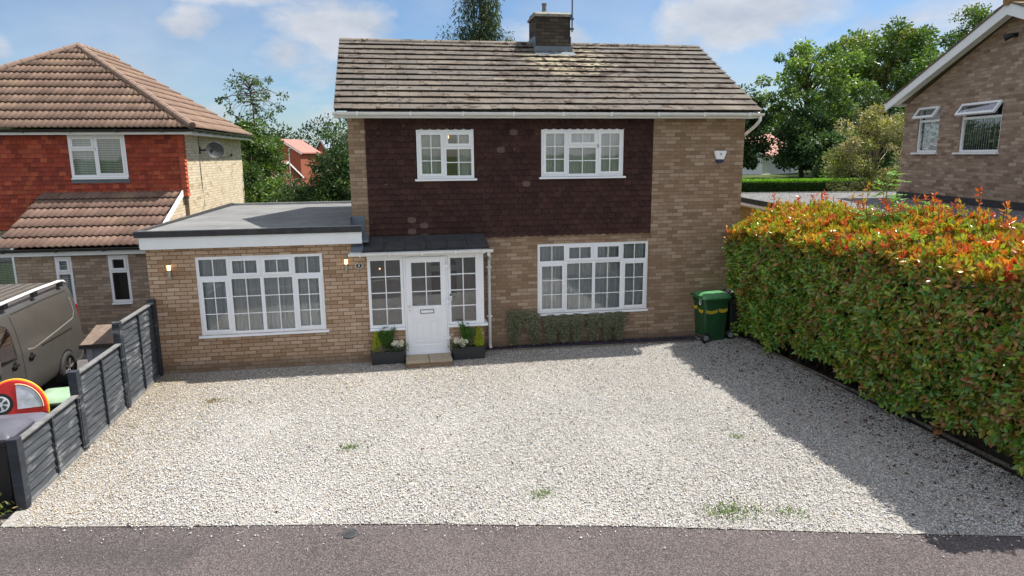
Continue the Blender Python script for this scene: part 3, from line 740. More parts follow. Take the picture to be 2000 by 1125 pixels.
def felt(nt):
    o = nt.obj(); x, y, z = nt.sep(o)
    n = nt.noise(o, 1.2, 5, .6); c = nt.mix(nt.mapr(n, .35, .65), (.15, .153, .153), (.215, .216, .212))
    sp = nt.noise(o, 120, 2); c = nt.mix(nt.mapr(sp, .4, .7, 0, .35), c, (.10, .10, .105))
    mo = nt.mapr(nt.noise(nt.vscale(o, (3, 6, 1)), 1, 4, .7), .60, .66); corner = nt.mapr(x, -1.6, .1)
    c = nt.mix(nt.math('MULTIPLY', nt.math('MULTIPLY', mo, corner), .9), c, (.035, .035, .035))
    pud = nt.noise(o, .9, 3, .5, .4); ring = nt.mapr(nt.math('ABSOLUTE', nt.math('SUBTRACT', pud, .54)), .0, .012, .45, 0); c = nt.mix(ring, c, (.10, .10, .10)); c = nt.mix(nt.mapr(pud, .54, .60, 0, .4), c, (.15, .15, .152))
    seam = nt.mapr(nt.math('ABSOLUTE', nt.math('SUBTRACT', nt.math('FRACT', nt.math('ADD', nt.math('MULTIPLY', y, .7), nt.math('MULTIPLY', n, .04))), .5)), .0, .012, .5, 0)
    c = nt.mix(seam, c, (.12, .12, .12))
    return bsdf(nt, c, .9, nt.bump(sp, .4, .004), .2)
mb = MB(); mb.face([(-2.95, -.50, 2.69), (.824, -.50, 2.69), (.824, 7.3, 2.64), (-2.95, 7.3, 2.64)]); ero = mb.build('extension_roof', material('grey_roof_felt', felt), H)
mb = MB(); mb.box(-2.96, 1.005, -.56, -.50, 2.605, 2.712); mb.box(-2.97, -2.89, -.50, 7.36, 2.60, 2.715); mb.build('felt_drip_edge', M['dark_felt'], ero)
mb = MB(); mb.box(-2.88, .82, 7.28, 7.36, 2.6, 2.70); mb.build('roof_edge_trim', M['grey_edge'], ero); mb = MB(); mb.box(-2.9, 1.012, -.503, -.47, 2.712, 2.722); mb.build('roof_edge_trim', M['grey_edge'], ero)
mb = MB(); mb.face([(.815, -.5, 2.86), (.815, 6.5, 2.86), (.815, 6.5, 2.66), (.815, -.5, 2.70)]); mb.box(.82, 1.06, -.035, -.005, 2.40, 2.86); mb.prism([(-.5, 2.40), (-.03, 2.40), (-.03, 2.5), (-.5, 2.44)], 'x', 1.012, 1.13)
mb.build('lead_flashing', M['lead'], H)
# wall lamps, plaque, alarm, vent
for xx in (-2.46, .69):
    mb = MB(); mb.lathe([(.034, 1.86), (.034, 1.985), (.03, 1.99)], 14, (xx, EY-.06, 0)); mb.lathe([(.038, 2.085), (.038, 2.10), (.02, 2.105)], 14, (xx, EY-.06, 0)); mb.box(xx-.012, xx+.012, EY-.06, EY, 1.9, 1.93)
    for k in range(4): t = k*math.pi/2+.6; mb.tube([(xx+.033*math.cos(t), EY-.06+.033*math.sin(t), 1.985), (xx+.033*math.cos(t), EY-.06+.033*math.sin(t), 2.09)], .003, 5)
    lp = mb.build('wall_lamp', M['steel'], H)
    mb = MB(); mb.lathe([(.027, 1.988), (.03, 2.0), (.03, 2.075), (.027, 2.085)], 14, (xx, EY-.06, 0)); mb.build('lamp_glass', M['bulb'], lp)
mb = MB(); t_ = [2*math.pi*i/20 for i in range(20)]
mb.prism([(.925+.068*math.cos(t), 1.94+.055*math.sin(t)) for t in t_], 'y', EY-.018, EY)
plq = mb.build('number_plaque', M['black_plastic'], H)
mb = MB()
for i in range(20):
    a, b = t_[i], t_[(i+1) % 20]
    mb.face([(.925+.068*math.cos(a), EY-.0195, 1.94+.055*math.sin(a)), (.925+.068*math.cos(b), EY-.0195, 1.94+.055*math.sin(b)), (.925+.059*math.cos(b), EY-.0195, 1.94+.046*math.sin(b)), (.925+.059*math.cos(a), EY-.0195, 1.94+.046*math.sin(a))])
mb.build('plaque_rim', M['white_paint'], plq)
text_mesh('8', .075, 'house_number', M['white_paint'], plq, (.925, EY-.02, 1.94), (R(90), 0, 0))
mb = MB(); mb.prism([(8.31, 4.03), (8.32, 4.055), (8.575, 4.055), (8.585, 4.03), (8.53, 3.875), (8.365, 3.875)], 'y', -.10, -.028); al = mb.build('alarm_box', M['upvc'], H, bevel=.012)
mb = MB(); mb.prism([(8.363, 3.874), (8.532, 3.874), (8.51, 3.81), (8.49, 3.80), (8.405, 3.80), (8.385, 3.81)], 'y', -.098, -.028); mb.build('strobe_lens', simple('dark_blue_lens', (.012, .014, .07), .25), al, bevel=.006)
mb = MB(); mb.lathe([(.028, -.104), (.028, -.100)], 14, (8.45, 0, 3.985), 'y'); mb.build('alarm_emblem', simple('grey_emblem', (.38, .42, .48), .5), al)
# ------------------------------------------------------------------ porch
PY = -.46
po = MB(); T = .045
# left light, right light, posts, head
def frame(mb, x0, x1, z0, z1, w, y0, y1):
    mb.box(x0, x0+w, y0, y1, z0, z1); mb.box(x1-w, x1, y0, y1, z0, z1); mb.box(x0+w, x1-w, y0+.001, y1, z0, z0+w); mb.box(x0+w, x1-w, y0+.001, y1, z1-w, z1)
po.box(1.075, 3.33, PY-.004, PY+.09, 2.085, 2.175)
frame(po, 1.08, 1.755, .70, 2.085, .055, PY, PY+.07); frame(po, 2.625, 3.22, .70, 2.085, .05, PY, PY+.07)
po.box(3.22, 3.328, PY-.002, PY+.07, .70, 2.085)
po.box(1.76, 1.80, PY-.006, PY+.08, .13, 2.085); po.box(2.585, 2.622, PY-.006, PY+.08, .13, 2.085)
po.box(3.27, 3.326, PY+.07, -.01, .70, .80); po.box(3.27, 3.326, PY+.07, -.01, 2.0, 2.15); po.box(3.27, 3.324, -.08, -.012, .8, 2.0)
PF = po.build('porch', M['upvc'], H, bevel=.004)
for (x0, x1) in ((1.135, 1.70), (2.675, 3.17)):
    g = MB(); b = MB()
    g.face([(x0, PY+.02, .755), (x1, PY+.02, .755), (x1, PY+.02, 2.03), (x0, PY+.02, 2.03)]); g.build('porch_pane', M['glass'], PF)
    xm = (x0+x1)/2; b.box(xm-.0095, xm+.0095, PY+.014, PY+.022, .755, 2.03)
    for j in (1, 2, 3): zz = .755+1.275*j/4; b.box(x0, x1, PY+.015, PY+.021, zz-.0095, zz+.0095)
    b.build('glazing_bars', M['upvc'], PF)
g = MB(); g.face([(3.30, PY+.07, .8), (3.30, -.08, .8), (3.30, -.08, 2.0), (3.30, PY+.07, 2.0)])
g.build('porch_pane', M['glass'], PF)
for (x0, x1) in ((1.08, 1.757), (2.60, 3.40)):
    s = MB(); s.prism([(PY+.06, .70), (PY-.05, .69), (PY-.055, .655), (PY-.045, .65), (PY+.06, .655)], 'x', x0, x1)
    if x0 > 2: s.box(3.33, 3.40, PY+.05, 0, .655, .69)
    s.build('porch_sill', M['upvc'], PF)
mb = MB(); mb.box(1.087, 1.757, PY+.005, PY+.11, 0, .65); mb.build('porch_dwarf_wall', M['brick_ext'], PF); mb = MB(); mb.box(2.63, 3.32, PY+.005, PY+.11, 0, .65); mb.box(3.22, 3.318, PY+.11, 0, 0, .65)
mb.build('porch_dwarf_wall', M['brick_ext'], PF)
# porch interior
r = MB(); yb = .95
for q in ([(1.09, yb, .1), (3.31, yb, .1), (3.31, yb, 2.18), (1.09, yb, 2.18)], [(1.09, -.3, .1), (1.09, yb, .1), (1.09, yb, 2.18), (1.09, -.3, 2.18)], [(3.31, .0, .1), (3.31, yb, .1), (3.31, yb, 2.18), (3.31, .0, 2.18)],
          [(1.09, -.35, .1), (3.31, -.35, .1), (3.31, yb, .1), (1.09, yb, .1)], [(1.09, -.35, 2.178), (3.31, -.35, 2.178), (3.31, yb, 2.178), (1.09, yb, 2.178)]): r.face(q)
r.build('porch_interior', M['interior_pale'], PF)
mb = MB(); mb.box(2.25, 3.05, yb-.05, yb-.01, .12, 2.05); idr = mb.build('inner_door', simple('inner_door_white', (.45, .44, .42), .5), PF)
mb = MB()
for xx in (2.38, 2.72): mb.box(xx, xx+.2, yb-.065, yb-.05, 1.05, 1.55)
mb.prism([(2.65+.27*math.cos(t), 1.68+.22*math.sin(t)) for t in [math.pi*i/10 for i in range(11)]], 'y', yb-.065, yb-.05); mb.build('inner_door_panes', M['interior'], idr)
mb = MB(); mb.lathe([(0, -.02), (.022, 0), (0, .02)], 8, (1.30, .5, 1.72)); mb.build('lit_bulb', M['bulb_dim'], PF)
# porch roof
mb = MB(); mb.cur = (.03, .031, .033); mb.prism([(-.60, 2.215), (-.60, 2.25), (.0, 2.43), (.0, 2.38)], 'x', 1.0, 3.43)
for k, xx in enumerate([1.02+i*.4 for i in range(6)]): mb.prism([(-.61, 2.262-.01), (-.3, 2.345), (-.3, 2.36), (-.61, 2.275)], 'x', xx, xx+.39); mb.prism([(-.31, 2.345), (.0, 2.44), (.0, 2.455), (-.31, 2.37)], 'x', xx-.01, xx+.385)
pr = mb.build('porch_roof', M['dark_felt'], H)
mb = MB(); mb.prism([(-.60, 2.225), (-.60, 2.27), (-.30, 2.385), (-.03, 2.47), (-.03, 2.40)], 'x', .80, 1.03); mb.build('roof_end_flashing', M['lead'], pr)
mb = MB(); mb.box(.78, 3.42, -.585, -.565, 2.16, 2.225); mb.prism([(y_*1.0-.235, z_-2.60) for (y_, z_) in prof], 'x', .745, 3.50)
for xx in (.95, 1.5, 2.1, 2.75, 3.3): mb.box(xx, xx+.03, -.695, -.57, 2.14, 2.212)
mb.box(.8, 3.4, -.565, PY, 2.165, 2.18)
mb.build('porch_gutter', M['white_metal'], PF)
mb = MB(); mb.tube([(3.42, -.62, 2.15), (3.42, -.6, 2.10), (3.47, -.42, 2.04), (3.49, -.2, 1.99), (3.495, -.10, 1.93), (3.495, -.075, 1.84), (3.495, -.075, .12), (3.505, -.12, .06)], .033, 10)
for zz in (1.75, .72): mb.box(3.44, 3.55, -.10, -.0, zz, zz+.025)
mb.build('downpipe', M['white_metal'], H, smooth=False)
# door
DX0, DX1, DZ0, DZ1 = 1.80, 2.585, .155, 2.085
d = MB(); yd = PY-.02
d.box(DX0+.002, DX1-.002, yd+.012, yd+.055, DZ0, 1.06); 
frame(d, DX0+.002, DX1-.002, 1.0, DZ1-.005, .11, yd, yd+.055)
d.box(DX0+.002, DX0+.112, yd, yd+.05, DZ0, 1.0); d.box(DX1-.112, DX1-.002, yd, yd+.05, DZ0, 1.0); d.box(DX0+.112, DX1-.112, yd+.001, yd+.05, DZ0, DZ0+.16)
d.box(DX0+.112, DX1-.112, yd+.001, yd+.05, .86, 1.0)
dm = (DX0+DX1)/2
for (a, b_) in ((DX0+.15, dm-.035), (dm+.035, DX1-.15)): frame(d, a, b_, .37, .82, .022, yd+.004, yd+.03); d.box(a+.05, b_-.05, yd+.002, yd+.03, .42, .77)
dr = d.build('front_door', M['upvc'], PF, bevel=.004)
g = MB(); gx0, gx1, gz0, gz1 = DX0+.112, DX1-.112, 1.11, DZ1-.115
g.face([(gx0, yd+.02, gz0), (gx1, yd+.02, gz0), (gx1, yd+.02, gz1), (gx0, yd+.02, gz1)]); g.build('door_pane', M['glass'], dr)
b = MB(); b.box(dm-.0095, dm+.0095, yd+.014, yd+.022, gz0, gz1)
for j in (1, 2): zz = gz0+(gz1-gz0)*j/3; b.box(gx0, gx1, yd+.015, yd+.021, zz-.0095, zz+.0095)
b.build('glazing_bars', M['upvc'], dr)
mb = MB(); frame(mb, dm-.135, dm+.135, .955, 1.035, .012, yd-.012, yd); mb.build('letterbox_frame', simple('dark_letterbox', (.06, .06, .065), .4), dr)
mb = MB(); mb.box(dm-.122, dm+.122, yd-.009, yd, .968, 1.022); mb.build('letterbox_flap', M['upvc'], dr)
mb = MB(); mb.box(DX0+.035, DX0+.07, yd-.014, yd, 1.0, 1.24); mb.box(DX0+.04, DX0+.16, yd-.05, yd-.03, 1.1, 1.125); mb.box(DX0+.04, DX0+.065, yd-.05, yd, 1.1, 1.125); mb.build('door_handle', M['upvc'], dr, bevel=.004)
mb = MB(); mb.lathe([(.013, -.004), (.013, .0)], 10, (DX0+.055, yd-.012, 1.03), 'y'); mb.build('keyhole', M['steel'], dr)
for zz in (.42, 1.15, 1.86):
    mb = MB(); mb.box(DX1-.06, DX1+.055, yd-.03, yd-.006, zz, zz+.055); mb.lathe([(.014, zz-.03), (.014, zz+.085)], 10, (DX1+.01, yd-.028, 0)); mb.build('hinge', M['upvc'], dr)
mb = MB(); mb.prism([(PY+.06, .155), (PY-.07, .15), (PY-.075, .11), (PY+.06, .10)], 'x', DX0-.05, DX1+.05); mb.build('door_sill', M['upvc'], PF)
mb = MB(); mb.box(2.648, 2.69, PY-.03, PY, 1.20, 1.335); db = mb.build('doorbell', M['upvc'], PF, bevel=.006)
mb = MB(); mb.box(2.65, 2.688, PY-.033, PY-.028, 1.285, 1.33); mb.build('doorbell_camera', M['black_plastic'], db)
mb = MB(); mb.lathe([(.011, -.036), (.011, -.03)], 12, (2.669, PY, 1.238), 'y'); mb.build('doorbell_button', simple('grey_btn', (.3, .3, .3), .4), db)
# garden step
ST = thing('door_step', 'low stone step of two buff paving slabs on a brick base at the front door', 'step', (2.18, -.75, 0))
mb = MB(); mb.box(-.44, -.006, -.27, .20, .105, .15); mb.build('slab', simple('buff_slab', (.36, .29, .20), .85, .12, 9, bump=.4), ST, bevel=.006)
mb = MB(); mb.box(.006, .44, -.27, .20, .105, .15); mb.build('slab', simple('buff_slab2', (.34, .28, .20), .85, .12, 9, bump=.4), ST, bevel=.006)
mb = MB(); mb.box(-.43, .43, -.255, .20, 0, .105); mb.build('brick_base', M['brick_ext'], ST)

# ------------------------------------------------------------------ FOLIAGE HELPERS
def unit(v): return v/np.maximum(np.linalg.norm(v, axis=-1, keepdims=True), 1e-6)
def leaf_arrays(P, D, L, Wd, cols, fold=.25, rs=RNG, nrm=None):
    n = len(P); D = unit(D); s = unit(np.cross(D, unit(rs.normal(size=(n, 3)) if nrm is None else nrm)))
    nn = np.cross(D, s); L = np.broadcast_to(L, (n,))[:, None]; Wd = np.broadcast_to(Wd, (n,))[:, None]
    mid = P+D*L*.5-nn*Wd*fold; tip = P+D*L-nn*L*.12; a = P+D*L*.48+s*Wd*.5; b = P+D*L*.48-s*Wd*.5
    V = np.stack([P, a, tip, b, mid], 1).reshape(-1, 3)
    F = (np.array([(0, 4, 1), (1, 4, 2), (0, 3, 4), (3, 2, 4)])[None]+np.arange(n)[:, None, None]*5).reshape(-1, 3)
    return V, F, np.repeat(cols, 5, 0)
def pal_pick(pal, n, rs=RNG, j=.22):
    pal = np.asarray(pal, float); c = pal[rs.integers(0, len(pal), n)]; return c*rs.uniform(1-j, 1+j, (n, 1))
def leaf_obj(name, P, D, L, Wd, cols, mat, parent=None, fold=.25, nrm=None):
    V, F, C = leaf_arrays(P, D, L, Wd, np.clip(cols, 0, 1), fold, nrm=nrm)
    return link(name, np_mesh(name, V, F, C), mat, parent)
def make_tree(name, label, cat, base, h, rx, cz, rz, pal, nclump=60, per=220, leaf=.22, tr=.18, clump=.75, limbs=18, seed=1, droop=0, bark='bark', mat='leaf', group=None, ry=None, flat=.75, cone=0, lean=(0, 0), aspect=.5, low=-1, squash=1, shell=.45):
    rs = np.random.default_rng(seed); t = thing(name, label, cat, base, rs.uniform(0, 6.28) if ry is None else 0, group); ry = ry or rx
    u = unit(rs.normal(size=(nclump, 3))); r = rs.uniform(shell, 1.0, (nclump, 1))**.7; C = u*r
    if cone: C[:, :2] *= np.clip(1-(C[:, 2:3]+1)/2*cone, .12, 1)
    C = C[C[:, 2] > low]; nclump = len(C)
    C = C*np.array([rx, ry, rz])+np.array([lean[0], lean[1], cz])
    C += rs.normal(0, .12, C.shape)*rx
    mb = MB(); n = 7; tz = [cz*.0, cz*.25, cz*.5, cz*.75, cz, cz+rz*.4, cz+rz*.8]
    pts = [(lean[0]*k/6+rs.normal(0, .02)*h*(k > 0)*.4, lean[1]*k/6+rs.normal(0, .02)*h*(k > 0)*.4, z) for k, z in enumerate(tz)]
    mb.tube(pts, [tr*(1-.13*k) for k in range(7)], 8)
    idx = rs.permutation(nclump)[:limbs]
    for i in idx:
        c = C[i]; k = np.clip((c[2]-rz*.5)/max(tz[-1], .1)*6, 1, 5.5); k0 = int(k); p = np.array(pts[k0])*(1-(k-k0))+np.array(pts[min(k0+1, 6)])*(k-k0)
        m1 = p*.5+c*.5+np.array([0, 0, .12*rx]) + rs.normal(0, .06, 3)*rx
        mb.tube([p, m1, c], [tr*.36, tr*.22, tr*.07], 5)
    mb.build('trunk', M[bark], t, smooth=True)
    k = rs.integers(0, nclump, nclump*per); n = len(k)
    cs = clump*rs.uniform(.6, 1.35, nclump)
    off = unit(rs.normal(size=(n, 3)))*(rs.uniform(0, 1, (n, 1))**.45)*cs[k][:, None]*np.array([1, 1, flat])
    if droop: off[:, 2] -= np.abs(rs.normal(0, droop, n))
    P = C[k]+off
    D = unit(off)+rs.normal(0, .6, (n, 3)); D[:, 2] -= .25+droop*1.6
    cc = pal_pick(pal, nclump, rs, .25)[k]*rs.uniform(.7, 1.3, (n, 1))
    lf = leaf*rs.uniform(.6, 1.4, n)
    leaf_obj('crown', P, D, lf, lf*aspect, cc, M[mat], t)
    return t

# ------------------------------------------------------------------ HEDGE
def hedge():
    t = thing('photinia_hedge', 'long clipped hedge with green sides and red and orange new growth on top', 'hedge', (0, 0, 0))
    rs = np.random.default_rng(21)
    Y0, Y1 = -7.9, -.32
    def top(x, y): return 2.47+.36*np.clip((x-8.6)/1.1, 0, 1)-.022*np.clip(y, -6.5, 0)*1.0+.05*np.sin(y*2.3)+.05*np.sin(y*5.1+x*3)+.035*np.sin(y*13+x*9)
    def face(z, y): 
        k = np.clip((z-.2)/1.6, 0, 1); k = k*k*(3-2*k)
        return 9.0-.42*k-.06*np.clip((-2.0-y)/5, 0, 1)+.06*np.sin(y*1.9+z)+.05*np.sin(y*4.3-z*2.6)+.1*np.clip((z-2.0)/.4, 0, 1)
    # core: dark boxes added inside to block light, and woody stems
    mb = MB()
    for i in range(9):
        ya, yb = Y0+.3+(Y1-Y0-.6)*i/9, Y0+.3+(Y1-Y0-.6)*(i+1)/9
        mb.box(9.12, 9.85, ya, yb, .40, 2.15)
    for i in range(60):
        y = rs.uniform(Y0+.2, Y1-.2); mb.tube([(9.4+rs.normal(0, .1), y, 0), (9.3+rs.normal(0, .12), y+rs.normal(0, .1), .5)], [.02, .012], 5)
    mb.build('stems', simple('hedge_core_and_stems', (.025, .022, .012), .95, .4, 6, bump=1), t)
    Ps, Ds, Cs, Ls, Ns = [], [], [], [], []
    green = np.array([(0.159, 0.299, 0.034), (0.127, 0.269, 0.044), (0.222, 0.337, 0.037), (0.135, 0.299, 0.062), (0.270, 0.329, 0.037), (0.088, 0.179, 0.031)])
    olive = np.array([(0.317, 0.284, 0.044), (0.270, 0.209, 0.044), (0.349, 0.194, 0.062), (0.397, 0.149, 0.062), (0.270, 0.269, 0.044), (0.206, 0.135, 0.049)])
    # left face
    n = 34000
    y = rs.uniform(Y0, Y1, n); z = .12+2.6*rs.uniform(0, 1, n)**.95; dep = rs.exponential(.075, n)
    hem = .30+.10*np.sin(y*1.7+.6)+.07*np.sin(y*5.7+1)-.14*np.clip((-6.3-y)/1.5, 0, 1); ok = z > hem+rs.normal(0, .04, n); y, z, dep = y[ok], z[ok], dep[ok]
    lum = .06*np.sin(y*9+z*7)+.06*np.sin(z*11-y*5)+.04*np.sin(y*23-z*17)
    x = face(z, y)+dep+lum-.03; tt = top(x, y); ok = z < tt+.04; x, y, z = x[ok], y[ok], z[ok]; n = len(x)
    D = rs.normal(0, .7, (n, 3))+np.array([-.35, -.1, -.25]); NR = rs.normal(0, .42, (n, 3))+np.array([-.75, -.25, .55])
    ob = np.clip(.06+.055*(-y)+.08*(z-1)+.15*np.sin(y*3+z*4), .03, .55); pick = rs.random(n) < ob
    c = np.where(pick[:, None], pal_pick(olive, n, rs), pal_pick(green, n, rs))
    hi = np.clip((z-tt[ok]+.30)/.28, 0, 1)*.8; pick = rs.random(n) < hi
    topc = np.array([(.46, .27, .03), (.42, .36, .04), (.48, .22, .03), (.44, .32, .03), (.30, .31, .035)])
    c = np.where(pick[:, None], pal_pick(topc, n, rs), c)
    Ps.append(np.stack([x, y, z], 1)); Ds.append(D); Cs.append(c); Ls.append(rs.uniform(.065, .135, n)); Ns.append(NR)
    # road end and house end
    for (ye, sgn, m) in ((Y0, -1, 7000), (Y1, 1, 4000)):
        x = rs.uniform(8.6, 10.0, m); z = rs.uniform(.2, 2.6, m); y = ye-sgn*rs.exponential(.08, m)+.06*np.sin(x*6+z*5); ok = (z < top(x, y)) & (x > face(z, y)); x, y, z = x[ok], y[ok], z[ok]; m = len(x)
        Ps.append(np.stack([x, y, z], 1)); Ds.append(rs.normal(0, .6, (m, 3))+np.array([0, sgn*.7, .1])); Cs.append(pal_pick(np.concatenate([green, olive]), m, rs)); Ls.append(rs.uniform(.06, .115, m))
    # back
    m = 9000; z = rs.uniform(.5, 2.6, m); y = rs.uniform(Y0, Y1, m); x = 9.98+rs.normal(0, .05, m)
    Ps.append(np.stack([x, y, z], 1)); Ds.append(rs.normal(0, .6, (m, 3))+np.array([.7, 0, .2])); Cs.append(pal_pick(green, m, rs)); Ls.append(rs.uniform(.05, .09, m))
    # top: shoots of 5-7 leaves
    ns = 5600; sx = rs.uniform(8.52, 10.0, ns); sy = rs.uniform(Y0, Y1, ns); sz = top(sx, sy)+rs.normal(0, .05, ns)-.05
    k = 6; P = np.repeat(np.stack([sx, sy, sz], 1), k, 0)+rs.normal(0, .014, (ns*k, 3)); up = np.repeat(rs.normal(0, .30, (ns, 3))+np.array([-.12, -.08, 1]), k, 0)
    D = up+rs.normal(0, .55, (ns*k, 3)); D[:, 2] = np.abs(D[:, 2])
    red = np.array([(.56, .085, .04), (.56, .14, .03), (.56, .20, .03), (.52, .11, .06)]); ora = np.array([(.52, .26, .03), (.48, .34, .035), (.42, .36, .04), (.54, .21, .03), (.30, .32, .035)])
    pr = np.clip(.02+.06*(-sy)+.22*np.sin(sy*2.7+sx*4)*np.sin(sy*1.1+2), .05, .75); isr = rs.random(ns) < pr
    sc = np.where(isr[:, None], pal_pick(red, ns, rs), pal_pick(ora, ns, rs)); isg = rs.random(ns) < .30+.22*np.sin(sy*4.1+sx*6); yg = np.array([(.34, .40, .04), (.26, .36, .04), (.40, .42, .05), (.18, .28, .035)]); sc[isg] = pal_pick(yg, isg.sum(), rs)
    tall = rs.random(ns) < .13; P = P.reshape(ns, k, 3); P[tall, :, 2] += (rs.uniform(.03, .17, (tall.sum(), 1))*rs.uniform(.4, 1, (tall.sum(), k))); P = P.reshape(-1, 3)
    Ps.append(P); Ds.append(D); Cs.append(np.repeat(sc, k, 0)*rs.uniform(.75, 1.25, (ns*k, 1))); Ls.append(rs.uniform(.06, .115, ns*k))
    P, D, C, L = np.concatenate(Ps), np.concatenate(Ds), np.concatenate(Cs), np.concatenate(Ls)
    Ns = np.concatenate(Ns); Ns = np.concatenate([Ns, rs.normal(size=(len(P)-len(Ns), 3))])
    leaf_obj('foliage', P, D, L, L*rs.uniform(.40, .55, len(L)), C, M['leaf_gloss'], t, nrm=Ns)
    # tall red shoots
    Ps, Ds, Cs, Ls = [], [], [], []; mb = MB()
    sp = [(9.7, -4.55, .42), (9.75, -4.62, .30), (9.8, -5.25, .45), (9.6, -5.1, .3), (9.75, -2.95, .36), (9.8, -3.3, .42), (9.7, -3.05, .55), (9.8, -3.5, .3)]+[(rs.uniform(9.3, 9.95), rs.uniform(-8, -.2), rs.uniform(.12, .36)) for _ in range(80)]
    for (x, y, hh) in sp:
        z = float(top(np.array(x), np.array(y))); dx, dy = rs.normal(0, .05, 2); mb.tube([(x, y, z-.1), (x+dx*.5, y+dy*.5, z+hh*.5), (x+dx, y+dy, z+hh)], [.006, .005, .003], 5)
        m = int(6+hh*16); fr = rs.uniform(.3, 1, m)**.6; P = np.stack([x+dx*fr, y+dy*fr, z+hh*fr], 1)
        Ps.append(P); Ds.append(rs.normal(0, .7, (m, 3))+np.array([0, 0, .75])); Cs.append(pal_pick(red if rs.random() < .75 else ora, m, rs)); Ls.append(rs.uniform(.06, .11, m))
    mb.build('shoot_stem', simple('red_stem', (.12, .035, .02), .6), t)['kind'] = 'stuff'
    L = np.concatenate(Ls); leaf_obj('shoots', np.concatenate(Ps), np.concatenate(Ds), L, L*.34, np.concatenate(Cs), M['leaf_gloss'], t)['kind'] = 'stuff'
hedge()
def sapling():
    rs = np.random.default_rng(5); t = thing('sapling', 'bright green ash-like sapling growing up through the hedge top', 'sapling', (9.55, -3.7, 2.62)); t.scale = (1.2, 1.2, .78)
    mb = MB(); Ps, Ds = [], []
    stems = [((0, 0, 0), (.02, 0, .6), (.0, .02, 1.30))]+[((0, 0, .1), (a*.5, b*.5, .35), (a, b, hh)) for a, b, hh in ((.35, -.2, .62), (.28, .15, .55), (-.15, -.25, .5), (.5, -.35, .66), (-.2, .2, .55), (.15, -.4, .5))]
    for (p, q, r_) in stems:
        mb.tube([p, q, r_], [.010, .008, .004], 6); p, q, r_ = map(np.array, (p, q, r_))
        for f in np.linspace(.45, 1, 8 if r_[2] > 1 else 6):
            c = (q*(1-(f-.5)*2)+r_*(f-.5)*2) if f > .5 else p*(1-f*2)+q*f*2
            for _ in range(2):
                d = unit(rs.normal(0, 1, 3)*np.array([1, 1, .35])); ln = .20*rs.uniform(.7, 1.2); mb.tube([c, c+d*ln*.6+np.array([0, 0, .03]), c+d*ln], .003, 4)
                for s_ in np.linspace(.25, 1, 5):
                    for w in (-1, 1): Ps.append(c+d*ln*s_); Ds.append(np.cross(d, (0, 0, 1))*w+d*.7+rs.normal(0, .15, 3))
    mb.build('stem', simple('green_stem', (.10, .16, .04), .6), t)
    n = len(Ps); leaf_obj('leaves', np.array(Ps), np.array(Ds), rs.uniform(.06, .10, n), .032, pal_pick([(.18, .38, .05), (.22, .42, .06), (.15, .32, .05)], n, rs), M['leaf'], t)
sapling()

# ------------------------------------------------------------------ FENCE
def fence():
    t = thing('wooden_fence', 'dark grey stepped overlap panel fence with four posts along the gravel', 'fence', (-2.8, -3, 0))
    def paint(c, rough):
        def f(nt):
            o = nt.obj(); n = nt.noise(nt.vscale(o, (3, 2.2, 22)), 1, 5, .65); n2 = nt.noise(o, 2.2, 3)
            k = nt.mix(nt.mapr(n, .35, .7), tuple(q*.7 for q in c), tuple(q*1.45 for q in c)); k = nt.mix(nt.mapr(nt.math('MULTIPLY', n, n2), .29, .40, 0, .55), k, (.26, .27, .27))
            return bsdf(nt, k, rough, nt.bump(n, .5, .006), .4)
        return f
    wood = material('grey_fence_paint', paint((.055, .062, .071), .55)); post = material('dark_fence_paint', paint((.026, .031, .040), .5)); cap = simple('worn_cap_wood', (.15, .15, .15), .85, .3, 9, bump=.4)
    rs = random.Random(4)
    py = [-5.42, -3.80, -2.17, -.50]; tops = [.86, 1.145, 1.44, 1.46]; ptop = [.82, 1.10, 1.41]
    for y, z in zip(py, tops):
        mb = MB(); mb.box(-.055, .055, y+3-.055, y+3+.055, -.5, z); mb.box(-.058, .058, y+3-.058, y+3+.058, z, z+.012); mb.build('post', post, t, bevel=.004)
    for i in range(3):
        ya, yb = py[i]+3+.055, py[i+1]+3-.055; zt = ptop[i]; z0 = .06; mb = MB(); nb = max(7, int(round((zt-z0)/.105))); g = (zt-.03-z0)/nb
        for b in range(nb):
            za = z0+b*g; N = 26; ph = rs.uniform(0, 6); a1, a2 = rs.uniform(.004, .015), rs.uniform(.002, .008); base = len(mb.v)
            for k in range(N+1):
                y = ya+(yb-ya)*k/N; w = a1*math.sin(y*3.5+ph)+a2*math.sin(y*11+ph*2); lo = za+w-.012; bow = .004*math.sin(y*6+ph)
                for (x, z) in ((.004, za+g+.012), (.030+bow, lo), (.016+bow, lo)): mb.v.append((x-.01, y, z)); mb.c.append((1, 1, 1))
            for k in range(N):
                for q in ((0, 1), (1, 2)): mb.f.append((base+3*k+q[0], base+3*k+q[1], base+3*k+3+q[1], base+3*k+3+q[0])); mb.m.append(0)
        mb.box(-.022, -.012, ya, yb, z0, zt-.02)
        pn = mb.build('fence_panel', wood, t)
        for yy in (ya+.012, (ya+yb)/2, yb-.012):
            mb = MB(); mb.box(.022, .046, yy-.018, yy+.018, z0, zt-.012); mb.build('batten', post, pn)
        mb = MB(); mb.box(-.03, .050, ya, yb, zt-.012, zt+.012); mb.build('top_cap', cap, pn, bevel=.003)
        mb = MB(); mb.box(-.02, .028, ya, yb, -.45, z0); mb.build('gravel_board', cap, pn)
fence()

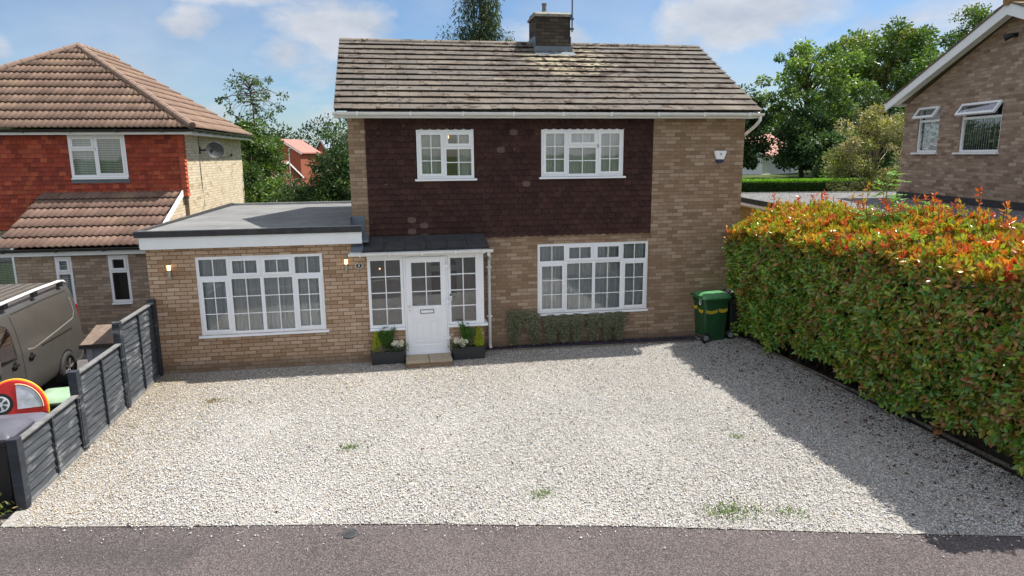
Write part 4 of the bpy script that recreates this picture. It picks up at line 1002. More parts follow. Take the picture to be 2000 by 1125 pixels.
# ------------------------------------------------------------------ LEFT NEIGHBOUR HOUSE
def pantiles(name, parent, xlo, xhi, p0, up, n, L, ncourse, col, mat, step=.030, tile=.30, seed=1, ax=(1, 0, 0), back=False):
    """courses of double-roman tiles; xlo(s), xhi(s): extents along ax at slope distance s; p0 origin at eave, up: unit slope vector, n: normal"""
    rs = np.random.default_rng(seed); V, F, C = [], [], []; ax = np.array(ax, float); p0 = np.array(p0, float); up = np.array(up, float); nv = np.array(n, float); b = 0; g = L/ncourse
    for c in range(ncourse):
        s0, s1 = c*g-.02, min((c+1)*g+.02, L); xs = None
        A = min(xlo(max(s0, 0)), xlo(s1)); B = max(xhi(max(s0, 0)), xhi(s1)); xs = np.arange(A, B+.001, tile/8)
        prof = .030*np.maximum(0, np.sin(xs/tile*2*np.pi*2))**.7
        tid = np.floor(xs/tile).astype(int); rnd = np.random.default_rng(seed*97+c).uniform(.80, 1.18, tid.max()-tid.min()+1)[tid-tid.min()]
        rows = [(s0, step+.026, 1), (s0, step+.008, 1), (s1+.06, .010, 1), (s0+.11, step+.004, 1)]
        for ri, (s, h, pk) in enumerate(rows):
            xc = np.clip(xs, xlo(np.clip(s, 0, L)), xhi(np.clip(s, 0, L)))
            P = p0+ax*xc[:, None]+up*s+nv*(h+prof*pk+(0 if pk else prof*.6))[:, None]; V.append(P)
            C.append(np.array(col)*rnd[:, None])
        m = len(xs)
        for i in range(m-1):
            F.append((b+i, b+i+1, b+m+i+1, b+m+i)); F.append((b+2*m+i, b+2*m+i+1, b+i+1, b+i)); F.append((b+m+i, b+m+i+1, b+3*m+i+1, b+3*m+i))
        b += 4*m
    return link(name, np_mesh(name, np.concatenate(V), np.array(F), np.concatenate(C)), mat, parent)
def ridge_run(mb, a, b, r=.10, seg=.42, lift=.02):
    a, b = Vector(a), Vector(b); d = (b-a); n = max(1, int(round(d.length/seg))); 
    for i in range(n):
        p, q = a+d*(i/n), a+d*((i+1.06)/n); mb.tube([p+Vector((0, 0, lift)), q+Vector((0, 0, lift))], [r*1.06, r*.97], 10)
def left_house():
    t = thing('neighbour_house', 'red tile-hung house with brown hipped roof on the left', 'house', (-3.762, 6.104, 0), R(-1.6))
    XW = -8.1; D = 6.5
    # brick side wall and ground floor
    mb = MB(); mb.face([(0, 0, -.6), (0, D, -.6), (0, D, 4.64), (0, 0, 4.64)]); mb.face([(0, D, 4.64), (0, D, -.6), (XW, D, -.6), (XW, D, 4.64)]); mb.face([(XW, 0, -.6), (XW, D, -.6), (XW, D, 4.64), (XW, 0, 4.64)])
    mb.face([(0, D, 4.6), (XW, D, 4.6), (-3.9, D, 7.2)])
    mb.build('side_wall', M['brick_pale'], t)
    W1 = (-2.77, -1.395, 3.52, 4.615); W2 = (-6.2, -4.57, 3.52, 4.615); W3 = (-6.6, -4.47, .5, 2.02)
    mb = MB(); wall_faces(mb, XW, 0, -.6, 4.64, 0, [W1, W2, W3]); mb.build('front_wall', M['brick_left'], t)
    cols = [(.33, .065, .038), (.36, .078, .044), (.28, .058, .036), (.38, .095, .05), (.25, .055, .038)]
    hung_tiles('hung_tile_cladding', t, XW, -.02, 3.0, 4.63, -.10, [W1, W2], .165, .115, cols, M['tile_plain'], round_=0, proud=.025, seed=8)
    hung_tiles('hung_tile_cladding', t, XW, -3.55, 2.2, 3.0, -.10, [], .165, .115, cols, M['tile_plain'], round_=0, proud=.025, seed=9)
    mb = MB(); rs = random.Random(2)
    for k in range(14):
        za = 3.0+k*.115; v = rs.uniform(.8, 1.2); mb.cur = (.42*v, .10*v, .05*v); j = rs.uniform(0, .01)
        mb.face([(.036+j, -.13, za), (.036+j, .09, za), (.010, .09, za+.12), (.010, -.12, za+.12)]); mb.face([(.036+j, -.13, za), (-.03, -.13, za), (-.03, .09, za), (.036+j, .09, za)])
        mb.face([(.036+j, -.13, za), (-.10, -.13, za), (-.10, -.12, za+.12), (.010, -.12, za+.12)])
    mb.build('corner_tiles', M['tile_plain'], t, cols=True)
    PA = [(0, .46, .66, 1, 1, 1, 1), (0, .46, 0, .66, 0, 1, 1), (.46, 1, 0, 1, 1, 1, 1)]
    window(t, W1[0], W1[1], W1[2], W1[3], -.13, PA, dress='blind', bars=False, fr=.07, sill_ext=.0, seed=7); window(t, W2[0], W2[1], W2[2], W2[3], -.13, PA, dress='blind', bars=False, fr=.07, sill_ext=0, seed=8)
    window(t, W3[0], W3[1], W3[2], W3[3], -.03, [(0, .5, .74, 1, 0, 1, 1), (.5, 1, .74, 1, 0, 1, 1), (0, .5, 0, .74, 0, 1, 1), (.5, 1, 0, .74, 0, 2, 1)], dress='blind', bars=True, fr=.07, seed=9)
    mb = MB(); mb.box(W1[0]-.02, W1[1]+.02, -.135, -.10, 3.38, 3.50); mb.build('lead_apron', M['lead'], t)
    # main roof
    ez, e = 4.76, .37; ax_, ay_, az_ = -3.9, 3.9, 7.34; k = .35+3.9
    slope = math.hypot(k, az_-ez); up = (k/slope, (az_-ez)/slope)
    colr = (.195, .132, .100)
    rf = pantiles('roof', t, lambda s: XW-.3+s*up[0], lambda s: e-s*up[0]*(e-ax_)/(e-ax_), (0, -.37, ez), (0, up[0], up[1]), (0, -up[1], up[0]), slope, 11, colr, M['pantile'], seed=3)
    pantiles('roof_slope', t, lambda s: -e+s*up[0], lambda s: D+.25, (e, 0, ez), (-up[0], 0, up[1]), (up[1], 0, up[0]), slope, 11, colr, M['pantile'], seed=4, ax=(0, 1, 0))
    mb = MB(); mb.face([(XW-.3, -.3, ez-.02), (XW-.3, D+.25, ez-.02), (ax_, D+.25, az_-.02), (ax_, ay_, az_-.02)])
    mb.face([(e, D+.25, ez), (ax_, D+.25, az_), (XW-.3, D+.25, ez)]); mb.cur = (.2, .15, .12); mb.build('roof_back', M['tile_plain'], rf, cols=True)
    mb = MB(); mb.cur = (.24, .17, .135); ridge_run(mb, (e, -e, ez+.04), (ax_, ay_, az_+.02)); ridge_run(mb, (XW-.3, -e, ez+.04), (ax_, ay_, az_+.02)); ridge_run(mb, (ax_, ay_, az_+.02), (ax_, D+.25, az_+.02), seg=.4)
    mb.build('ridge_tiles', M['pantile'], rf, cols=True, smooth=False)
    mb = MB(); mb.box(XW-.3, e-.03, -.34, -.315, ez-.15, ez-.02); mb.box(e-.06, e-.035, -.315, D+.22, ez-.15, ez-.02); mb.box(XW-.3, e-.06, -.315, 0, ez-.145, ez-.13); mb.box(-.01, e-.06, 0, D+.2, ez-.145, ez-.13)
    mb.build('fascia', M['white_paint'], t)
    mb = MB(); gp = [(.066*math.cos(q), .066*math.sin(q)) for q in [math.pi+math.pi*i/8 for i in range(9)]]
    mb.prism([(-.40+a, ez-.02+b) for a, b in gp], 'x', XW-.3, e+.08); mb.prism([(e+.03+a, ez-.02+b) for a, b in gp], 'y', -.42, D+.25)
    for xx in [-7+i*1.1 for i in range(7)]: mb.box(xx, xx+.05, -.458, -.34, ez-.095, ez-.01)
    for yy in [.2+i*.75 for i in range(9)]: mb.box(e-.03, e+.088, yy, yy+.05, ez-.095, ez-.01)
    mb.build('gutter', M['black_plastic'], t)
    # lean-to
    LX0, LX1, LY, gz, rz = -3.13, -.10, -2.6, 1.98, 3.13
    V1 = (-2.29, -1.93, .66, 1.78); V2 = (-1.145, -.70, .66, 1.785)
    mb = MB(); wall_faces(mb, LX0, LX1, -.6, 1.95, LY, [V1, V2]); mb.face([(LX0, LY, -.6), (LX0, 0, -.6), (LX0, 0, 3), (LX0, LY, 1.95)]); mb.build('lean_to_wall', M['brick_left'], t)
    mb = MB(); mb.face([(LX1, LY, -.6), (LX1, 0, -.6), (LX1, 0, 3.05), (LX1, LY, 1.95)]); mb.build('lean_to_side_wall', M['brick_pale'], t)
    for v, sd_ in ((V1, 1), (V2, 2)):
        window(t, v[0], v[1], v[2], v[3], LY+.005, [(0, 1, .66, 1, 1, 1, 1), (0, 1, 0, .66, 0, 1, 1)], dress='blind' if sd_ == 1 else None, bars=False, fr=.06, sill_ext=0, seed=sd_)
    run = -LY+.25; sl = math.hypot(run, rz-gz); upv = (run/sl, (rz-gz)/sl)
    lr = pantiles('lean_to_roof', t, lambda s: -3.42-.12*s/sl, lambda s: -.10, (0, LY-.25-.0, gz+.03), (0, upv[0], upv[1]), (0, -upv[1], upv[0]), sl-.03, 6, (.175, .115, .09), M['pantile'], seed=6)
    mb = MB(); mb.prism([(LY-.25, gz-.08), (LY-.25, gz+.06), (-.12, rz+.04), (-.12, rz-.12)], 'x', -.10, -.075); mb.box(-3.4, -.1, LY-.2, LY-.175, gz-.15, gz-.02); mb.box(-3.4, -.1, LY-.175, LY, gz-.15, gz-.135); mb.build('lean_to_fascia', M['white_paint'], t)
    mb = MB(); mb.prism([(LY-.30+a, gz+.02+b) for a, b in gp], 'x', -3.50, -.02)
    for xx in (-3.2, -2.1, -1.1, -.3): mb.box(xx, xx+.05, LY-.358, LY-.24, gz-.055, gz+.03)
    mb.build('lean_to_gutter', M['black_plastic'], t)
    # satellite dish
    mb = MB(); mb.lathe([(.0, .05), (.08, .045), (.16, .03), (.235, 0), (.24, .004), (.16, .04), (0, .062)], 20); dsh = mb.build('satellite_dish', simple('grey_dish', (.045, .048, .05), .5), t, loc=(.42, 1.45, 4.22), rot=(-Vector((.42, -.90, .12))).to_track_quat('Z', 'Y').to_euler())
    mb = MB(); mb.tube([(0, 1.42, 4.22), (.14, 1.42, 4.22), (.36, 1.45, 4.22)], .024, 8); mb.box(-.0, .03, 1.36, 1.48, 4.12, 4.32); mb.tube([(.36, 1.5, 4.0), (.72, 1.62, 4.02), (.78, 1.66, 4.06)], .012, 6); mb.lathe([(.03, -.04), (.03, .05)], 8, (.80, 1.66, 4.07)); mb.tube([(.005, 1.38, 4.3), (.005, 1.38, 4.62)], .008, 5); mb.build('dish_bracket', M['black_plastic'], t)
left_house()

# ------------------------------------------------------------------ RIGHT NEIGHBOUR HOUSE + GARAGE
c10, s10 = math.cos(YAW), math.sin(YAW)
def RW(x, y): return (CX+x*c10+y*s10, CY-x*s10+y*c10)
def right_house():
    ox, oy = RW(10.7, 14.9); t = thing('neighbour_house', 'brown brick gable-ended house with open white windows on the right', 'house', (ox, oy, 0), -YAW)
    S1 = (3.40-.88+.0, 3.40, 3.98, 5.10); B1 = (.30, 1.67, 3.975, 5.09)
    S1 = (2.50, 3.40, 3.98, 5.11)
    mb = MB(); wall_faces(mb, -4.05, 4.05, 0, 5.22, 0, [S1, B1], axis='x'); 
    mb.face([(0, -4.05, 5.22), (0, 4.05, 5.22), (0, 0, 6.92)])
    for yy in (4.05, -4.05): mb.face([(0, yy, 0), (8, yy, 0), (8, yy, 5.22), (0, yy, 5.22)])
    mb.build('brick_wall', M['brick_right'], t)
    # windows are built in a frame whose outward axis is local -x
    for (a, b, c, d), dr in ((S1, 'blind'), (B1, 'vertical')):
        w = thing('window_group', None, None); w.parent = t
        w.name = 'window'; w.location = (.03, 0, 0)
        f = MB(); h = d-c; zt = c+h*.70; fr = .055
        f.box(0, .06, a, a+fr, c, d); f.box(0, .06, b-fr, b, c, d); f.box(.001, .06, a+fr, b-fr, c, c+fr); f.box(.001, .06, a+fr, b-fr, d-fr, d); f.box(-.004, .06, a+fr, b-fr, zt-.03, zt+.03)
        f.build('frame', M['upvc'], w, bevel=.004)
        g = MB(); g.face([(.02, a+fr, c+fr), (.02, b-fr, c+fr), (.02, b-fr, zt-.03), (.02, a+fr, zt-.03)]); g.build('pane', M['glass_soft'], w)
        # top-hung sash swung open
        ang = R(33); hh = d-zt-.03; ca, sa = math.cos(ang), math.sin(ang); hz = d-.02
        def Pt(y, q, o): return (-.02-q*sa-o*ca, y, hz-q*ca+o*sa)
        sB = MB()
        def bar(y0, y1, q0, q1, o0=0, o1=.05):
            ps = [Pt(y, q, o) for o in (o0, o1) for (y, q) in ((y0, q0), (y1, q0), (y1, q1), (y0, q1))]; bb = len(sB.v)
            for p_ in ps: sB.v.append(p_); sB.c.append((1, 1, 1))
            for q_ in ((0, 3, 2, 1), (4, 5, 6, 7), (0, 1, 5, 4), (1, 2, 6, 5), (2, 3, 7, 6), (3, 0, 4, 7)): sB.f.append(tuple(bb+i for i in q_)); sB.m.append(0)
        bar(a+.02, a+.08, 0, hh); bar(b-.08, b-.02, 0, hh); bar(a+.08, b-.08, .0, .055); bar(a+.08, b-.08, hh-.055, hh)
        sB.build('open_sash', M['upvc'], w)
        g = MB(); g.face([Pt(a+.08, .055, .03), Pt(b-.08, .055, .03), Pt(b-.08, hh-.055, .03), Pt(a+.08, hh-.055, .03)]); g.build('sash_pane', M['glass'], w)
        bl = MB(); n = 16
        if dr == 'vertical':
            for i in range(n):
                if i < 6 and i % 2 == 0: continue
                yy = a+.06+(b-a-.12)*i/n; bl.face([(.06, yy, c+.06), (.10, yy+(b-a)/n*.8, c+.06), (.10, yy+(b-a)/n*.8, d-.06), (.06, yy, d-.06)])
        else: bl.face([(.07, a+.03, c+.03), (.07, b-.12, c+.03), (.07, b-.12, d-.03), (.07, a+.03, d-.03)])
        bl.build('blind', M['blind'], w)
        r = MB(); r.face([(.6, a, c), (.6, b, c), (.6, b, d), (.6, a, d)])
        for q in ([(.06, a, c), (.6, a, c), (.6, a, d), (.06, a, d)], [(.06, b, c), (.6, b, c), (.6, b, d), (.06, b, d)], [(.06, a, c), (.06, b, c), (.6, b, c), (.6, a, c)], [(.06, a, d), (.06, b, d), (.6, b, d), (.6, a, d)]): r.face(q)
        r.build('room', M['interior'], w)
        s = MB(); s.box(-.10, .04, a-.04, b+.10, c-.045, c-.002); s.build('sill', M['upvc'], w, bevel=.005)
    # roof
    ez, az = 5.30, 7.02; run = 4.4; sl = math.hypot(run, az-ez); ca, sa = run/sl, (az-ez)/sl; mb = MB(); rs = random.Random(9); nc = 12; g = sl/nc
    for sg in (1, -1):
        for c in range(nc):
            x = -.40-(c % 2)*.15
            while x < 8:
                a, b = max(x, -.40), min(x+.3-.004, 8); x += .3
                if b-a < .02: continue
                v = rs.uniform(.75, 1.2); mb.cur = (.17*v, .135*v, .10*v); s0, s1 = c*g-.02, (c+1)*g
                def q(x_, s, h): return (x_, sg*(run-s*ca+h*sa), ez+s*sa+h*ca)
                mb.face([q(a, s0, .055), q(b, s0, .055), q(b, s1, .02), q(a, s1, .02)]); mb.face([q(a, s0, .055), q(a, s0, .02), q(b, s0, .02), q(b, s0, .055)]); mb.face([q(a, s0, .055), q(a, s1, .02), q(a, s1, -.0), q(a, s0, .0)])
        mb.face([(-.38, sg*run, ez), (8, sg*run, ez), (8, 0, az), (-.38, 0, az)])
    rf = mb.build('roof', M['tile_plain'], t, cols=True)
    mb = MB(); mb.cur = (.30, .17, .07); ridge_run(mb, (-.42, 0, az+.03), (8, 0, az+.03), r=.11); mb.build('ridge_tiles', M['tile_plain'], rf, cols=True)
    mb = MB()
    for sg in (1, -1): mb.prism([(sg*run, ez-.20), (sg*run, ez+.0), (0, az+.0), (0, az-.24)], 'x', -.38, -.352)
    mb.build('bargeboard', M['white_paint'], t)
    mb = MB()
    for sg in (1, -1): mb.face([(-.352, sg*run, ez-.05), (0, sg*run, ez-.05), (0, 0, az-.07), (-.352, 0, az-.07)])
    mb.build('soffit', M['white_paint'], t)
    mb = MB(); mb.tube([(-.36, 4.43, ez-.02), (8, 4.43, ez-.02)], .055, 8); mb.build('gutter', M['white_metal'], t)
    mb = MB(); mb.box(-.02, 0, -.03, .05, 6.38, 6.5); mb.lathe([(.02, .0), (.05, .05), (.075, .13), (.06, .135)], 12, (0, 0, 0)); o = mb.build('floodlight', M['black_plastic'], t)
    mb = MB(); mb.tube([(0, .16, 6.40), (-.10, .16, 6.40), (-.14, .2, 6.36)], [.05, .04, .03], 10); mb.tube([(-.10, .16, 6.40), (-.2, .25, 6.35)], [.05, .075], 12); bpy.data.objects.remove(o); mb.build('security_lamp', M['black_plastic'], t)
    mb = MB(); mb.box(-.03, .0, -4.05, 4.05, 2.72, 2.93); mb.build('lead_flashing', M['dark_felt'], t)
right_house()
def garage():
    ox, oy = RW(6.5, 10.9); t = thing('flat_roof_garage', 'ochre brick garage with grey flat gravelled roof behind the hedge', 'garage', (ox, oy, 0), -YAW)
    H_ = 2.62
    mb = MB(); wall_faces(mb, 0, 10.5, 0, H_, .10, [(7.0, 7.9, 1.75, 2.42)], axis='x'); mb.face([(.1, 0.1, 0), (4.15, 0.1, 0), (4.15, 0.1, H_), (.1, 0.1, H_)]); mb.face([(.1, 10.5, 0), (7, 10.5, 0), (7, 10.5, H_), (.1, 10.5, H_)]); mb.build('brick_wall', M['brick_ochre'], t)
    w = MB(); w.box(.12, .17, 7.0, 7.06, 1.75, 2.42); w.box(.12, .17, 7.84, 7.9, 1.75, 2.42); w.box(.121, .17, 7.06, 7.84, 2.36, 2.42); w.box(.121, .17, 7.06, 7.84, 1.75, 1.81); w.box(.1, .17, 7.06, 7.84, 2.12, 2.18); wo = w.build('window', M['upvc'], t)
    g = MB(); g.face([(.14, 7.06, 1.81), (.14, 7.84, 1.81), (.14, 7.84, 2.36), (.14, 7.06, 2.36)]); g.build('pane', M['glass'], wo); g = MB(); g.box(.3, .9, 6.9, 8, 1.7, 2.45); g.build('room', M['interior'], wo)
    def chip(nt):
        o = nt.obj(); v = nt.sep(nt.vor(o, 30, out='Color'))[0]; c = nt.ramp(v, [(0, (.045, .045, .047)), (.45, (.12, .12, .12)), (1, (.30, .29, .28))])
        return bsdf(nt, c, .95, nt.bump(nt.vor(o, 30), .8, .02), .2)
    ch = material('roof_chippings', chip)
    mb = MB(); mb.face([(0, 0, 2.765), (4.17, 0, 2.765), (4.17, 8.12, 2.765), (0, 8.12, 2.765)]); mb.face([(0, 8.12, 2.765), (7, 8.12, 2.765), (7, 10.6, 2.765), (0, 10.6, 2.765)]); rf = mb.build('roof', ch, t)
    mb = MB(); mb.box(-.03, .03, -.03, 10.63, 2.655, 2.785); mb.box(.03, 4.17, -.03, .03, 2.655, 2.785); mb.build('felt_drip_edge', M['dark_felt'], rf)
    mb = MB(); mb.box(.03, 7, 10.57, 10.63, 2.66, 2.79); mb.build('back_edge', M['grey_edge'], rf)
    mb = MB(); mb.box(-.02, .05, .0, 10.6, 2.54, 2.655); mb.tube([(-.06, 0, 2.60), (-.06, 10.6, 2.60)], .04, 8); mb.box(.05, 4.17, -.02, .05, 2.42, 2.655); mb.build('fascia', simple('cream_fascia', (.62, .58, .52), .5), t)
garage()

# ------------------------------------------------------------------ VAN
def van():
    t = thing('panel_van', 'grey-brown panel van with silver roof rails parked on the neighbouring drive', 'van', (-5.93, 1.85, -.46), R(1.5))
    # local: y=0 rear, y=-5 nose; side stations
    def half(y):
        q = -y
        top = 1.95 if q < 3.35 else max(1.0, 1.95-(q-3.35)*1.02) if q < 4.2 else max(.78, 1.083-(q-4.2)*.35)
        top -= .05*max(0, 1-q/.12)
        w = .955-.07*max(0, 1-q/.15)**2-.10*max(0, (q-4.2)/.8)**1.5
        bot = .30
        belt = 1.12
        tum = .115*max(0, (top-belt)/.83)
        pts = [(w-.06, bot), (w-.012, bot+.10), (w, .62), (w-.006, .86), (w-.012, min(belt, top-.12)), (w-tum*.55-.012, min(1.55, top-.1) if top > 1.4 else top-.09), (w-tum-.03, top-.13) if top > 1.4 else (w-.04, top-.07), (w-tum-.075, top-.055) if top > 1.4 else (w-.08, top-.03), (w-tum-.17, top-.012) if top > 1.4 else (w-.2, top-.012), (w*.5, top), (0, top+.012)]
        return pts
    ys = [0, -.03, -.08, -.15, -.3, -.6, -1, -1.4, -1.8, -2.2, -2.6, -3, -3.35, -3.6, -3.9, -4.2, -4.5, -4.75, -4.9, -5]
    V = []; F = []; n = None
    for y in ys:
        h = half(y); pr = [(x, z) for x, z in h]+[(-x, z) for x, z in h[-2::-1]]; n = len(pr); V += [(x, y, z) for x, z in pr]
    for j in range(len(ys)-1):
        for i in range(n-1): F.append((j*n+i, j*n+i+1, (j+1)*n+i+1, (j+1)*n+i))
    me = bpy.data.meshes.new('body'); caps = [tuple(range(n)), tuple(range((len(ys)-1)*n, len(ys)*n))[::-1]]
    me.from_pydata(V, [], F+caps); me.update(); bm = bmesh.new(); bm.from_mesh(me); bmesh.ops.recalc_face_normals(bm, faces=bm.faces); bm.to_mesh(me); bm.free()
    def paint(nt):
        o = nt.obj(); nx = nt.noise(o, 3, 4); c = nt.mix(nt.mapr(nx, .3, .7), (.088, .083, .076), (.102, .096, .088)); d = nt.mapr(nt.sep(o)[2], .25, .9, .35, 0); c = nt.mix(nt.math('MULTIPLY', d, nt.noise(o, 7, 4)), c, (.16, .14, .11))
        return bsdf(nt, c, .36, None, .5, .35, Coat_Weight=.5, Coat_Roughness=.18)
    pm = material('grey_brown_metallic', paint); o = link('body', me, pm, t); me.polygons.foreach_set('use_smooth', [True]*len(me.polygons)); me.set_sharp_from_angle(angle=R(38))
    dark = simple('van_seam', (.015, .014, .013), .6)
    def side(y, z):   # x on the +x flank
        h = half(y); 
        for (x0, z0), (x1, z1) in zip(h[:-1], h[1:]):
            if z0 <= z <= z1: return x0+(x1-x0)*(z-z0)/max(1e-4, z1-z0)
        return h[0][0]
    def strip_on(mb, path, w, off=.003, vert=False):
        for (y0, z0), (y1, z1) in zip(path[:-1], path[1:]):
            dy, dz = y1-y0, z1-z0; L = math.hypot(dy, dz); py_, pz_ = -dz/L*w/2, dy/L*w/2
            q = [(y0+py_, z0+pz_), (y1+py_, z1+pz_), (y1-py_, z1-pz_), (y0-py_, z0-pz_)]; mb.face([(side(y, z)+off, y, z) for y, z in q])
    def sub(path, k=10):
        out = []
        for (a, b), (c, d) in zip(path[:-1], path[1:]):
            for i in range(k): out.append((a+(c-a)*i/k, b+(d-b)*i/k))
        return out+[path[-1]]
    for p in ([(-2.62, .36), (-2.62, 1.2), (-2.62, 1.78)], [(-3.55, .36), (-3.6, 1.1)], [(-.36, 1.80), (-1.3, 1.81), (-2.55, 1.80)]): mb = MB(); strip_on(mb, sub(p), .016); mb.build('panel_seam', dark, o)
    mb = MB(); strip_on(mb, sub([(-.55, 1.055), (-1.9, 1.055)]), .035); mb.build('door_rail', dark, o)
    # pressed panel outline (swage ridge, its highlight painted as a lighter colour)
    mb = MB(); strip_on(mb, sub([(-.30, 1.66), (-.30, 1.36), (-.42, 1.24), (-1.2, 1.17), (-2.2, 1.09), (-2.42, 1.13)]), .03, .008); mb.build('swage_line', material('painted_crease_highlight', lambda nt: bsdf(nt, (.33, .31, .28), .3, None, .6, .4)), o)
    # side window of the cab door
    mb = MB(); pts = [(-2.82, 1.08), (-2.82, 1.5), (-2.86, 1.62), (-3.0, 1.68), (-3.45, 1.68), (-3.85, 1.36), (-4.0, 1.12)]
    cen = (-3.3, 1.35)
    for a, b in zip(pts, pts[1:]+pts[:1]): mb.face([(side(*cen)+.006, *cen), (side(*a)+.006, *a), (side(*b)+.006, *b)])
    mb.build('cab_window', M['glass_dark'], t)
    mb = MB(); strip_on(mb, sub(pts+pts[:1], 4), .05, .004); mb.build('window_seal', dark, t)
    mb = MB(); mb.box(.0, .02, -3.9, -2.9, 1.1, 1.7); mb.build('seat_back', dark, t, loc=(.75, 0, -.05)); 
    for yy in (-2.32, -2.92):
        mb = MB(); x = side(yy, .98); mb.lathe([(.0, 0), (.085, .002), (.085, .006), (0, .006)], 16, (x-.003, yy, .96), 'x'); mb.box(x+.006, x+.034, yy-.11, yy+.09, .945, .985); mb.build('door_handle', M['black_plastic'], t, bevel=.006)
    mb = MB(); mb.box(.99, 1.18, -3.93, -3.78, 1.06, 1.31); mo = mb.build('wing_mirror', M['steel'], t, bevel=.04); mb = MB(); mb.box(.94, 1.16, -3.90, -3.80, 1.0, 1.07); mb.build('mirror_base', M['black_plastic'], mo, bevel=.02)
    for yy in (-.98, -4.08):
        mb = MB(); a = [math.pi*i/16 for i in range(17)]
        for q0, q1 in zip(a[:-1], a[1:]): mb.face([(.958, yy+.375*math.cos(q0), .34+.375*math.sin(q0)), (.958, yy+.375*math.cos(q1), .34+.375*math.sin(q1)), (.7, yy+.375*math.cos(q1), .34+.375*math.sin(q1)), (.7, yy+.375*math.cos(q0), .34+.375*math.sin(q0))])
        mb.face([(.961, yy+.375*math.cos(q), .34+.375*math.sin(q)) for q in a]+[(.961, yy-.375, .30), (.961, yy+.375, .30)]); mb.build('wheel_arch', dark, t)
        for sg in (1, -1):
            w = thing('wheel', None, None); w.name = 'wheel'; w.parent = t; w.location = (sg*.90, yy, .335)
            mb = MB(); mb.lathe([(.22, -.09), (.31, -.10), (.335, -.07), (.335, .07), (.31, .10), (.22, .095), (.215, .05)], 28, (0, 0, 0), 'x'); mb.build('tyre', simple('tyre_rubber', (.02, .02, .02), .8, .3, 12), w, smooth=True)
            mb = MB(); mb.lathe([(.215, .0), (.215, sg*.07), (.195, sg*.075), (.19, sg*.01), (.05, sg*.01), (.05, sg*.075), (.0, sg*.08)], 24, (0, 0, 0), 'x')
            for k in range(5):
                q = 2*math.pi*k/5
                for d_ in (-.16, .16): mb.tube([(sg*.07, .04*math.cos(q), .04*math.sin(q)), (sg*.075, .20*math.cos(q+d_), .20*math.sin(q+d_))], .018, 6)
            mb.build('rim', M['steel'], w)
    mb = MB()
    for sg in (1,):
        mb.tube([(.80, -.22, 1.95), (.80, -.32, 2.0), (.805, -.6, 2.03), (.81, -1.6, 2.045), (.81, -2.9, 2.035), (.80, -3.2, 2.0), (.79, -3.3, 1.94)], [.02, .026, .03, .03, .03, .026, .02], 8)
    mb.build('roof_rail', M['white_metal'], t, smooth=True)
    mb = MB()
    mb.tube([(-.80, -.22, 1.95), (-.80, -.32, 2.0), (-.805, -.6, 2.03), (-.81, -1.6, 2.045), (-.81, -2.9, 2.035), (-.80, -3.2, 2.0), (-.79, -3.3, 1.94)], [.02, .026, .03, .03, .03, .026, .02], 8); mb.build('roof_rail', M['white_metal'], t, smooth=True)
    mb = MB()
    for yy in (-.5, -1.6, -2.7): mb.box(.775, .835, yy-.08, yy+.08, 1.93, 2.02)
    mb.build('rail_mount', M['black_plastic'], t)
    mb = MB()
    for i in range(7):
        xx = -.54+i*.18; mb.box(xx-.045, xx+.045, -3.2, -.25, 1.945, 1.966)
    mb.build('roof_rib', simple('dusty_roof', (.11, .095, .08), .5, .2, 5), t, bevel=.006)
    mb = MB(); mb.box(-.93, .93, -.02, .09, .34, .60); mb.build('rear_bumper', M['black_plastic'], t, bevel=.03)
    mb = MB(); mb.box(.80, .885, -.03, .018, .95, 1.45); mb.build('tail_light', simple('red_lens', (.25, .01, .01), .25), t, bevel=.01)
van()

